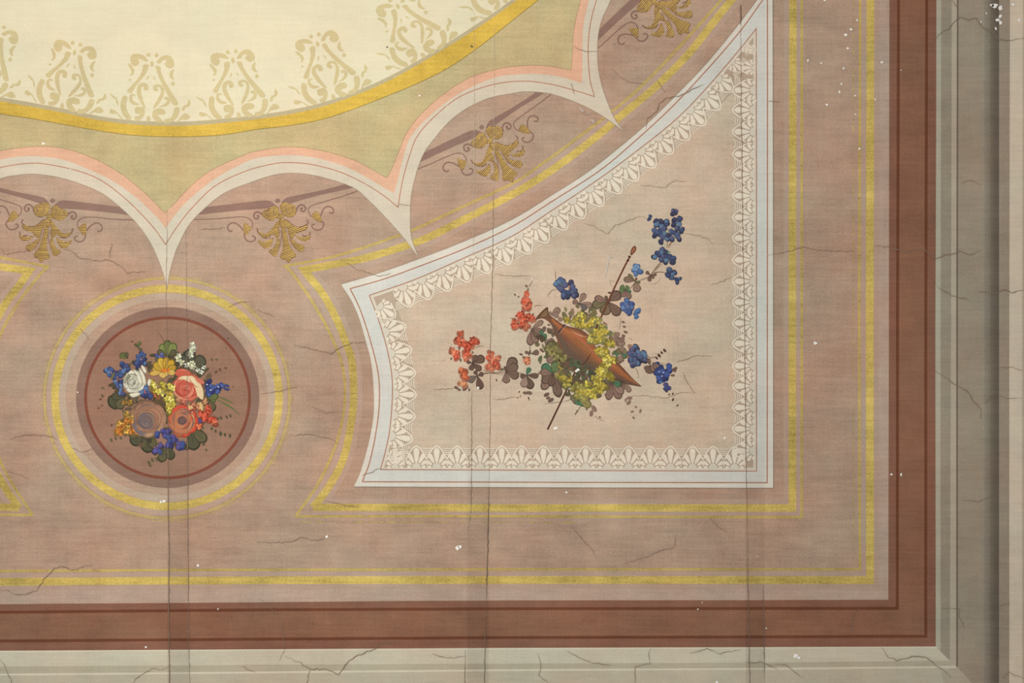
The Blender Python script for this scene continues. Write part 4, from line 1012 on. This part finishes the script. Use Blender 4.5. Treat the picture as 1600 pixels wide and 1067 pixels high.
stems([a2([(320, 260), (345, 215), (375, 165)]), a2([(390, 535), (430, 512), (510, 512)]), a2([(60, 690), (110, 690), (180, 715)]), a2([(390, 660), (440, 662)])], 'wiry stems around the upper red blossoms', (104, 84, 66))
stems([a2([(590, 385), (600, 350), (650, 300), (720, 290)]), a2([(690, 20), (695, 100), (700, 150)]), a2([(585, 380), (605, 388)]), a2([(680, 360), (682, 400)])], 'curling wisps left of the upper blue blossom', (104, 80, 66))
stems([a1([(10, 490), (60, 462)]), a1([(400, 340), (440, 315), (510, 308)]), a1([(60, 265), (130, 295)]), a1([(630, 575), (690, 605), (760, 640)]), a1([(480, 590), (530, 610), (640, 625), (760, 645)]), a1([(450, 640), (560, 630), (760, 655)]), a1([(690, 755), (740, 700)])], 'thin stems linking the left red blossoms to the horn', (128, 104, 82))
stems([a3([(620, 660), (615, 760), (600, 850)]), a3([(720, 960), (760, 975), (790, 1000)]), a3([(70, 480), (20, 540)]), a3([(820, 670), (822, 740)])], 'hanging wisps under the leaf right of the staff', (128, 104, 88), .7)
stems([a8([(830, 555), (890, 600), (990, 650)]), a8([(650, 400), (600, 470), (550, 540)]), a5([(700, 960), (790, 935), (860, 890)]), a5([(450, 985), (590, 970), (680, 960)])], 'thin stems at the bottom of the garland', (128, 100, 84), .8)
stems([a7([(450, 310), (500, 345), (570, 340)]), a7([(270, 460), (320, 540), (340, 640)]), a7([(630, 400), (680, 440), (740, 440)])], 'thin stems between the lower blue blossoms', (140, 108, 82), .8)
# the horn
body = [(855, 479.6), (857, 488), (861, 494), (870, 500.5), (880, 507), (893, 511), (908, 515), (920, 524), (927, 536), (937, 549), (955, 559), (966, 567), (980, 582), (992, 595), (1002, 603.5), (992, 602), (975, 597), (955, 590), (935, 582), (915, 577), (897, 570), (884, 558), (875, 545), (870, 530), (865, 516), (860, 506), (852, 499), (845, 497.5), (836.5, 499.5), (843, 490)]
hn = thing('horn', (905, 540), 'brown and orange horn with a flared bell, lying across the garland', 'horn', layer=18)
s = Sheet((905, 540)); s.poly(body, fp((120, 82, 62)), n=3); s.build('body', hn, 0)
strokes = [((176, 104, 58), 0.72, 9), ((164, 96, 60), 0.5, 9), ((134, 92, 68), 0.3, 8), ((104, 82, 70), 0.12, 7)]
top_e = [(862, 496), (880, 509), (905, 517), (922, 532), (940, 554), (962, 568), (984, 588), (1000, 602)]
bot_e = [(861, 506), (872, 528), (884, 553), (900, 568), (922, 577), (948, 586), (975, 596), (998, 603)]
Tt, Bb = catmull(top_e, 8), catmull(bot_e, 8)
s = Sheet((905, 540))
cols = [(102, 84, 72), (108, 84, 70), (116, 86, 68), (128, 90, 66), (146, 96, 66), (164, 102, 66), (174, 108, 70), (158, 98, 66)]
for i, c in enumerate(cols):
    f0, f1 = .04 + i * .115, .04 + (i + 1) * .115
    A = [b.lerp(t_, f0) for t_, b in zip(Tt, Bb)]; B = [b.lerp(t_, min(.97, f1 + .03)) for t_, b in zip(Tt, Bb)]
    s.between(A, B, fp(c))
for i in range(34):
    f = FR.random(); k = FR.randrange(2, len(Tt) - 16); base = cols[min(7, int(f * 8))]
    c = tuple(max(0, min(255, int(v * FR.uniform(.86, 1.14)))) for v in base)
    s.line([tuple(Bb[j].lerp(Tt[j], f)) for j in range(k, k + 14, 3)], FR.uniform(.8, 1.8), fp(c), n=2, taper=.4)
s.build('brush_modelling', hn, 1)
s = Sheet((905, 540)); s.poly([(855, 480), (856.5, 488), (858, 494), (852, 497), (846, 496.5), (837.5, 499), (844, 490)], fp((112, 84, 62)), n=3); s.poly([(853, 484), (855, 491), (851, 495), (845, 494)], fp((136, 104, 76)), n=3); s.line([(855, 480), (845, 490), (837, 499)], 1.0, fp((74, 52, 42)), n=4); s.line([(855, 480), (857, 490), (862, 496), (872, 502)], .9, fp((84, 56, 44)), n=4); s.build('bell', hn, 2)
s = Sheet((905, 540)); s.line([(871, 523), (877, 514), (883, 507)], 3.0, fp((78, 62, 58)), n=3); s.line([(872.5, 524), (878.5, 515), (884, 509)], .8, fp((170, 150, 134)), n=3); s.build('ring', hn, 3)
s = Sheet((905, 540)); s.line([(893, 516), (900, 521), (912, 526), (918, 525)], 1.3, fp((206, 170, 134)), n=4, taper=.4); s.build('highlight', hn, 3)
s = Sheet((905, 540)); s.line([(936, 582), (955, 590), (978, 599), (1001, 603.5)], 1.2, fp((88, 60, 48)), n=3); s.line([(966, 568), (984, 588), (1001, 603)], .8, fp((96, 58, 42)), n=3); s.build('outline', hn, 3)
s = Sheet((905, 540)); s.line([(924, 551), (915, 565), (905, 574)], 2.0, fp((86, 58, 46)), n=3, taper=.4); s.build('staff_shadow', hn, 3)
# loose foliage round the horn
mass([(848, 530), (856, 540), (850, 552), (860, 560), (868, 548), (862, 532), (872, 565), (880, 575), (870, 580), (860, 590), (850, 580), (845, 590), (876, 592), (884, 602), (895, 606), (868, 520), (860, 515)],
     [(112, 102, 76), (124, 114, 84), (98, 86, 68), (104, 116, 84), (128, 104, 88)], 'feathery olive and brown foliage left of the horn', 11, n=4, r=7)
mass([(888, 565), (895, 572), (903, 578), (912, 580), (920, 584), (900, 588), (910, 592), (890, 580), (884, 572), (922, 592), (906, 570)],
     [(96, 84, 66), (88, 88, 66), (84, 96, 74), (104, 82, 66), (110, 92, 72)], 'dark green and brown foliage over the underside of the horn', 22, n=7, r=7)
mass([(932, 598), (942, 596), (950, 602), (924, 606), (915, 600), (960, 604), (940, 608), (930, 612), (956, 596), (966, 600)],
     [(112, 98, 74), (102, 106, 78), (122, 100, 84), (96, 86, 68)], 'shaded foliage under the right half of the horn', 9, n=4, r=7)
mass([(890, 492), (880, 497), (916, 492), (928, 502), (940, 508), (948, 520), (958, 528), (964, 540), (966, 552), (962, 562), (972, 546), (930, 492), (922, 484)],
     [(116, 108, 78), (130, 122, 84), (106, 116, 84), (134, 110, 92)], 'olive foliage behind the yellow florets above the horn', 8, n=4, r=7)
# blue blossoms
SPK = (160, 116, 80)
bloom_cluster(a2([(760, 140), (800, 180), (740, 190), (700, 210), (740, 260), (770, 280), (910, 190), (930, 250), (960, 300), (820, 330), (810, 370), (870, 370), (880, 330), (950, 370), (990, 360), (830, 230), (930, 320)]), BLUES, 'blue blossom on its own above the horn, left of the large leaf', 'larkspur', 4.4, spark=[(x, y, SPK) for x, y in a2([(880, 235), (880, 265)])])
bloom_cluster(a4([(375, 210), (400, 240), (370, 255), (430, 215), (500, 215), (505, 250), (440, 280), (350, 330), (350, 385), (390, 350), (420, 330), (430, 380), (460, 330), (440, 465), (455, 410), (480, 370), (510, 430), (570, 430), (520, 395), (560, 345), (600, 360), (640, 390), (660, 425), (590, 250), (610, 190), (640, 240), (665, 250), (675, 180), (690, 310), (630, 300), (700, 330), (470, 300)]), BLUES, 'largest blue blossom cluster, highest on the garland', 'larkspur', 4.1, spark=[(x, y, (150, 164, 120)) for x, y in a4([(520, 320), (530, 350), (640, 260), (500, 350)])])
bloom_cluster(a4([(630, 80), (580, 75), (580, 115), (615, 110)]), BLUES, 'tiny blue blossom topmost on the garland', 'larkspur', 3.0)
bloom_cluster(a4([(290, 145), (275, 190), (290, 165)]), BLUES[:2], 'tiny blue bud left of the largest blue cluster', 'larkspur', 2.4)
bloom_cluster(a4([(450, 580), (385, 612), (355, 670), (410, 640), (430, 700), (490, 610), (500, 665), (545, 670), (590, 690), (580, 735), (500, 715), (455, 655), (440, 610)]), BLUES, 'second blue blossom cluster, directly below the highest one', 'larkspur', 4.2, spark=[(x, y, (110, 150, 130)) for x, y in a4([(530, 600), (520, 620), (545, 610)])])
bloom_cluster(a4([(110, 790), (90, 825), (130, 850), (165, 855), (105, 885), (140, 800)]), [(98, 126, 166), (86, 112, 156), (116, 146, 180)], 'small pale blue blossom just right of the staff top', 'larkspur', 4.0, spark=[(x, y, (176, 190, 190)) for x, y in a4([(115, 830)])])
bloom_cluster(a4([(605, 870), (545, 860), (520, 900), (570, 935), (540, 830), (580, 890)]), BLUES, 'blue blossom at the right end of the upper stem', 'larkspur', 3.9)
bloom_cluster(a4([(635, 990), (670, 950), (625, 945)]), BLUES, 'tiny blue bud at the far right of the upper stem', 'larkspur', 3.0)
bloom_cluster(a3([(710, 440), (650, 500), (660, 540), (700, 500), (770, 490), (740, 560), (700, 590), (740, 610), (770, 540), (720, 540)]), [(90, 112, 156), (78, 92, 138), (108, 134, 172)], 'blue blossom right of the large five-lobed leaf', 'larkspur', 4.3, spark=[(x, y, (170, 120, 96)) for x, y in a3([(720, 520), (800, 560)])])
bloom_cluster(a3([(875, 575), (830, 610), (840, 655), (850, 590)]), [(88, 118, 164), (104, 138, 180)], 'small blue bud beside the blossom right of the big leaf', 'larkspur', 3.4)
bloom_cluster(a7([(290, 200), (250, 230), (310, 230), (220, 290), (250, 320), (330, 270), (400, 280), (420, 310), (320, 340), (280, 370), (230, 370), (240, 430), (320, 420), (380, 370), (420, 370), (360, 330), (290, 300), (280, 420)]), BLUES, 'round blue blossom right of the yellow florets', 'larkspur', 4.5, spark=[(x, y, (150, 110, 120)) for x, y in a7([(260, 270), (330, 310)])])
bloom_cluster(a7([(580, 440), (600, 520), (590, 560), (650, 490), (640, 540), (690, 590), (640, 600), (720, 540), (760, 470), (770, 520), (640, 670), (680, 640), (720, 610), (670, 540), (620, 630), (730, 580)]), [(76, 92, 146), (66, 78, 130), (96, 124, 172), (60, 66, 110)], 'blue blossom cluster on the lower right trail', 'larkspur', 4.4, spark=[(x, y, (190, 196, 214)) for x, y in a7([(680, 550), (660, 600), (620, 540)])])
bloom_cluster(a7([(700, 720), (730, 740), (755, 770), (720, 770)]), [(78, 80, 124), (92, 88, 130)], 'last small violet-blue blossom at the end of the lower trail', 'larkspur', 3.4)
# red blossoms
RD = [(206, 104, 78), (198, 88, 66), (216, 126, 98), (190, 80, 60)]
def reds(P, label, r=5.0, pal=RD, group=None): return florets(P, pal, label, 'red_blossom', r, layer=15, petals=5, heart=(228, 160, 120), back=(176, 112, 88))
reds(a1([(210, 150), (225, 165)]), 'topmost tiny red blossom of the left cluster', 4)
reds(a1([(190, 235), (240, 240), (220, 280), (270, 290), (300, 320), (340, 300), (370, 235), (410, 260), (350, 270), (310, 340)]), 'upper red blossom mass at the far left of the garland')
reds(a1([(120, 355), (150, 395), (190, 390), (170, 440), (300, 370), (320, 410), (290, 440), (290, 400)]), 'lower red blossom mass at the far left of the garland')
reds(a1([(590, 405), (560, 450), (605, 470), (660, 460), (640, 520), (660, 560), (565, 540), (590, 580)]), 'red blossom beside the long joint crack, left of the brown trefoil')
reds(a1([(235, 600), (270, 620), (260, 650), (290, 680)]), 'small red blossom below the left mass', 5, [(214, 122, 88), (204, 104, 72)])
reds(a1([(235, 750), (275, 765)]), 'fading orange blossom lowest at the left', 4.6, [(212, 158, 114), (206, 142, 96)])
reds(a2([(290, 340), (300, 365)]), 'tiny red bud topping the red spike left of the horn', 3.8)
reds(a2([(250, 440), (275, 480), (330, 495), (260, 525), (310, 530), (300, 450)]), 'middle red blossom of the spike left of the horn', 5)
reds(a2([(220, 620), (180, 655), (240, 660), (320, 655), (370, 680), (240, 720), (300, 700), (130, 745), (110, 790), (160, 785), (240, 780), (290, 800)]), 'lowest and widest red blossom of the spike left of the horn', 5)
reds(a5([(190, 385), (225, 365), (215, 400)]), 'faded orange bud above the leaf with a green lobe', 4.6, [(212, 138, 106), (200, 116, 84)])
# yellow florets in front of the horn
YL = [(206, 190, 84), (214, 202, 108), (190, 170, 72)]; YD = [(170, 156, 76), (156, 146, 80), (180, 162, 72)]; YO = [(146, 136, 88), (138, 128, 80)]
florets([(906, 491), (911, 497), (899, 499), (902, 507), (908, 508), (896, 505), (886, 500), (917, 509), (923, 506), (934, 501), (926, 499)], YL, 'bright yellow florets over the top of the horn', 'yellow_blossom', 5.6, 24, back=(136, 128, 84))
florets([(932, 518), (926, 523), (937, 522), (930, 532), (936, 531), (922, 531), (940, 512), (945, 518), (954, 533), (948, 538), (957, 538), (944, 530)], YL + YD, 'yellow and green florets at the shoulder of the horn', 'yellow_blossom', 5.6, 24, back=(130, 126, 84))
florets([(938, 548), (934, 549), (945, 547), (941, 552), (947, 558), (952, 562), (957, 563), (945, 565), (950, 568), (943, 571)], YL, 'yellow florets hanging across the middle of the horn', 'yellow_blossom', 5.8, 25, back=(140, 122, 70))
florets([(940, 577), (945, 579), (935, 580), (951, 587), (955, 590), (928, 590), (936, 592), (941, 586), (932, 597), (940, 602), (945, 605), (934, 608), (938, 609)], YL + YD[:1], 'yellow florets below the horn near its tip', 'yellow_blossom', 5.8, 25, back=(136, 120, 72))
florets([(915, 607), (919, 612), (911, 613), (902, 601), (897, 606), (905, 610), (924, 601), (924, 612), (918, 600), (910, 604), (927, 619), (912, 620), (903, 618)], YD + YL[:1], 'olive-yellow florets lowest in the garland', 'yellow_blossom', 6.0, 24, back=(140, 130, 82))
florets([(878, 573), (882, 578), (886, 587), (890, 592), (873, 586), (878, 591), (885, 600)], YD, 'dull yellow florets left of the lower staff', 'yellow_blossom', 6.0, 24, back=(132, 120, 76))
florets([(881, 558), (875, 552), (867, 546), (862, 552), (870, 560), (868, 540), (876, 564), (858, 545)], YO, 'olive green florets over the lower left of the horn', 'olive_blossom', 6.0, 23, back=(112, 106, 76), heart=(110, 100, 64))
# ------------------------------------------------------------------ cracks, chips and joint lines of the old plaster (parts of the ceiling)
CR = random.Random(21)
CRK = paint((142, 119, 102), 0.5, 0.2); CRL = paint((146, 122, 106), 0.5, 0.2, worn=0.38); CRP = paint((160, 136, 116), 0.5, 0.2); CHIP = paint((250, 246, 238), 0.2, 0.1); CRD = paint((118, 100, 86), 0.4, 0.1)
def crack(pts, w=1.0, m=None, rough=2.3):
    out = []
    for i in range(len(pts) - 1):
        (xa, ya), (xb, yb) = pts[i], pts[i + 1]
        L_ = math.hypot(xb - xa, yb - ya); k = max(1, int(L_ / 4.5))
        for j in range(k):
            f = j / k
            jit = 0 if (i == 0 and j == 0) else rough
            out.append((xa + (xb - xa) * f + CR.uniform(-jit, jit) * .55, ya + (yb - ya) * f + CR.uniform(-jit, jit) * .55))
    out.append(pts[-1])
    c = out[len(out) // 2]
    s = Sheet((800, 533))
    P = [Vector(p) for p in out]; vv = []; ff = []
    for i, p in enumerate(P):
        t = (P[min(i + 1, len(P) - 1)] - P[max(0, i - 1)]).normalized(); n = Vector((-t.y, t.x))
        u = i / max(1, len(P) - 1); ww = w * (0.35 + 0.65 * min(1, min(u, 1 - u) * 5)) * CR.uniform(.6, 1.25)
        vv += [p + n * ww / 2, p - n * ww / 2]
    for i in range(len(P) - 1): ff.append([2 * i, 2 * i + 1, 2 * i + 3, 2 * i + 2])
    s.raw(vv, ff, m or CRK)
    return s.build('crack', ceiling, 64)
cracks = [
 [(1, 387), (10, 398), (37, 393), (47, 389)], [(100, 389), (111, 393), (125, 403), (155, 408), (172, 406), (187, 414), (200, 426), (230, 424)], [(175, 380), (171, 403)],
 [(310, 359), (332, 358), (352, 356)], [(125, 512), (140, 530)], [(357, 480), (377, 472), (390, 471), (398, 480)], [(17, 686), (40, 679), (72, 680), (90, 686)],
 [(110, 699), (130, 706), (150, 699)], [(5, 734), (25, 740), (47, 749)], [(537, 407), (560, 422), (595, 432), (610, 427)], [(772, 429), (800, 431), (826, 430)],
 [(402, 482), (415, 489), (430, 496)], [(622, 320), (640, 321)], [(460, 539), (482, 544), (505, 549), (517, 553), (530, 544), (550, 535), (572, 534)],
 [(407, 615), (442, 610), (465, 604)], [(450, 681), (485, 678), (512, 684), (530, 694)], [(487, 634), (510, 646), (522, 644)], [(677, 609), (710, 606)],
 [(770, 623), (785, 624), (800, 619), (815, 621)], [(507, 781), (540, 789), (562, 793)], [(565, 744), (590, 733), (605, 734)], [(895, 72), (910, 80), (935, 80)],
 [(955, 107), (970, 122), (985, 130), (1007, 132)], [(1100, 132), (1080, 140), (1062, 150), (1040, 154), (1030, 162), (1025, 175), (1012, 185), (1009, 202)], [(1025, 125), (1040, 147)],
 [(1462, 60), (1471, 50), (1482, 47), (1491, 34), (1500, 26), (1512, 32), (1525, 29), (1535, 45), (1550, 51), (1560, 62), (1575, 64), (1600, 60)], [(1486, 0), (1497, 15)],
 [(1200, 399), (1215, 396), (1237, 391), (1255, 387), (1275, 391), (1300, 392), (1337, 393)], [(1365, 384), (1390, 387), (1412, 394), (1440, 388), (1462, 403), (1487, 396), (1500, 392), (1515, 398), (1532, 392)],
 [(1465, 449), (1485, 462), (1515, 469)], [(1527, 456), (1550, 459), (1572, 452), (1580, 458), (1600, 452)], [(1500, 287), (1515, 282), (1532, 289)],
 [(1460, 579), (1475, 588), (1490, 601), (1510, 609), (1520, 626), (1532, 639), (1532, 654)], [(1537, 631), (1557, 614)], [(1560, 574), (1580, 574), (1597, 579)], [(1500, 781), (1527, 783), (1537, 779), (1560, 775)],
 [(0, 922), (10, 920), (22, 927), (42, 929), (57, 922), (70, 905), (85, 887), (100, 884), (112, 892), (130, 885), (145, 882)], [(1, 1029), (10, 1042), (17, 1060), (22, 1075)],
 [(205, 1067), (225, 1052), (237, 1044), (255, 1046), (265, 1041)], [(377, 1040), (400, 1050)], [(445, 1025), (470, 1035), (485, 1045), (510, 1044), (529, 1054), (542, 1035), (555, 1025), (582, 1014), (600, 1004), (625, 1004)],
 [(407, 935), (422, 950), (440, 970), (445, 1012), (437, 1032)], [(400, 847), (455, 847), (470, 839), (495, 845), (512, 837)], [(485, 1045), (477, 1075)], [(675, 1020), (687, 1026), (710, 1027), (727, 1024)],
 [(892, 822), (907, 840), (927, 860), (932, 875)], [(975, 880), (1012, 869), (1030, 861), (1052, 855), (1057, 835)], [(1105, 807), (1120, 822), (1137, 832)], [(885, 1016), (907, 1027), (925, 1035), (955, 1039)],
 [(840, 1020), (845, 1035), (842, 1055), (860, 1070)], [(1017, 1012), (1012, 1020), (1015, 1035), (992, 1042), (991, 1075)], [(1077, 1020), (1105, 1012), (1125, 1021), (1157, 1014)],
 [(1377, 1011), (1385, 1024), (1400, 1031), (1420, 1026), (1445, 1025), (1460, 1037), (1485, 1057)], [(1335, 995), (1330, 980), (1335, 955), (1352, 940)], [(1470, 951), (1500, 950)], [(1560, 947), (1577, 940)],
 [(1497, 950), (1498, 962), (1507, 982)], [(1200, 1040), (1225, 1037), (1245, 1052), (1255, 1059)], [(1567, 1060), (1575, 1050), (1600, 1060)], [(912, 349), (927, 353), (950, 366), (960, 352), (975, 347), (997, 339), (1010, 341)],
 [(1000, 289), (1040, 293), (1052, 283), (1075, 284)], [(1067, 364), (1082, 366), (1102, 372), (1116, 382)], [(1110, 446), (1130, 439), (1142, 432)], [(1057, 566), (1087, 556), (1112, 556)], [(1065, 581), (1075, 599), (1085, 614)],
 [(985, 619), (1012, 618), (1042, 621), (1062, 614), (1087, 613)], [(1163, 1034), (1190, 1034), (1215, 1045)], [(1560, 617), (1577, 623), (1597, 622)], [(1200, 159), (1218, 159)], [(892, 130), (898, 148)],
]
strong = {1, 13, 23, 25, 28, 29, 30, 32, 36, 40, 52}
for i, c in enumerate(cracks): crack(c, 1.15 if i in strong else .85, CRK if i in strong else CRP if 590 < c[0][0] < 1185 and 280 < c[0][1] < 700 else CRL if i % 3 else CRK)
# joint lines
PALE = paint((206, 188, 168), 0.5, 0.2, worn=0.45)
J = [([(262, 330), (260, 460), (262, 534), (263, 660)], .6, CRL), ([(263, 660), (263.5, 801), (265, 867), (264, 940), (265.5, 1067), (266, 1290)], 1.3, CRK), ([(291, 360), (292, 470), (293, 620), (294, 800), (295, 960), (297, 1067), (297, 1290)], .8, CRL),
     ([(771, 290), (770, 400), (768, 480), (766, 534), (766, 660), (764, 760)], .8, CRK), ([(764, 760), (762, 860), (760, 935)], 1.3, CRD), ([(741, 20), (741, 200), (740, 360), (738, 440)], .8, PALE), ([(737, 605), (737, 700), (736, 800), (731, 830)], .9, CRL),
     ([(772, 40), (772, 290)], .7, PALE), ([(760, 935), (758, 1000), (757, 1067), (757, 1290)], 1.1, CRK), ([(727, 1015), (726, 1067), (725, 1290)], 1.2, CRK),
     ([(1157, 8), (1157, 40)], 2.0, CRD), ([(1157, 40), (1157.5, 110), (1158, 180), (1160, 350), (1163, 520), (1165, 700), (1167, 840)], 1.0, CRK), ([(1167, 840), (1168, 900), (1170, 1000), (1171, 1067), (1172, 1290)], 1.1, CRK), ([(1192, 915), (1193, 1000), (1194, 1067)], 1.0, CRL)]
for pts, w, m in J: crack(pts, w, m, 1.0)
chips = [(1339, 32.5, 2), (1329, 46, 2.2), (1321, 55, 2.4), (1324, 76, 2), (1262, 95, 2.2), (1282.5, 99, 2), (1318, 107.5, 1.8), (1314, 132, 1.8), (1311, 144, 2.2), (1377.5, 97.5, 2.4), (1407, 110, 1.2), (1335, 150, 1.8), (1291, 164, 2),
         (1336, 179, 2), (1342, 233, 1.8), (1288, 1, 2.2), (1367, 156, 1.6), (1549, 9, 3.6), (1554, 10, 4.2), (1562, 13, 4), (1561, 26, 3.4), (1558, 32, 3.6), (1562, 36, 3), (1555, 45, 2.4), (1591, 32, 3), (1540, 21, 1.5), (1582, 8, 2.4), (1532, 35, 1.6),
         (715, 856, 3.4), (719, 853, 3), (511, 838, 2.6), (903, 578, 2.8), (900, 580, 2), (747, 606, 2.2), (1242, 1024, 3.6), (1247, 1027, 3), (228.5, 1010, 2), (310, 883, 2.2), (257, 783, 4), (252, 784, 2), (1273, 536, 3), (122, 612.5, 1.3),
         (885, 769, 2), (868, 669, 3), (831, 436, 1), (1392, 741, 1.8), (1407, 741, 2.4), (1097, 941, 1.2), (1090, 951, 1.2), (1183, 869, 1), (1197, 981, 1.2), (341, 951, 1.4), (1119, 1065, 2.4), (68, 225, 2.6), (656, 150, 1.5), (1180, 158, 1.6), (1132, 684, 2)]
for x, y, r in chips:
    s = Sheet((800, 533)); n = 7; a0 = CR.uniform(0, 6)
    s.poly([(x + math.cos(a0 + i * 6.283 / n) * r * CR.uniform(.4, 1.45), y + math.sin(a0 + i * 6.283 / n) * r * CR.uniform(.35, 1.3)) for i in range(n)], CHIP)
    s.build('paint_chip', ceiling, 66)
for P, w in (([(963, 404), (953, 402), (950, 408), (948, 418), (946, 428), (945, 436)], 2.2), ([(904, 168), (914, 176), (922, 184), (930, 194)], 9), ([(955, 402), (963, 405)], 3)):
    s = Sheet((800, 533)); s.line(P, w, paint((206, 200, 190) if w < 5 else (192, 174, 160), 0.6, 0.3, worn=0.48), taper=.4); s.build('pale_scrape', ceiling, 62)
for x, y, r in ((605, 74, 1.6), (737, 73, 2.2), (959.5, 70, 1), (489, 974, 1.6), (89, 974, 1.0)):
    s = Sheet((800, 533)); s.ell(x, y, r, r * .7, .2, CRD); s.build('nail_hole', ceiling, 66)
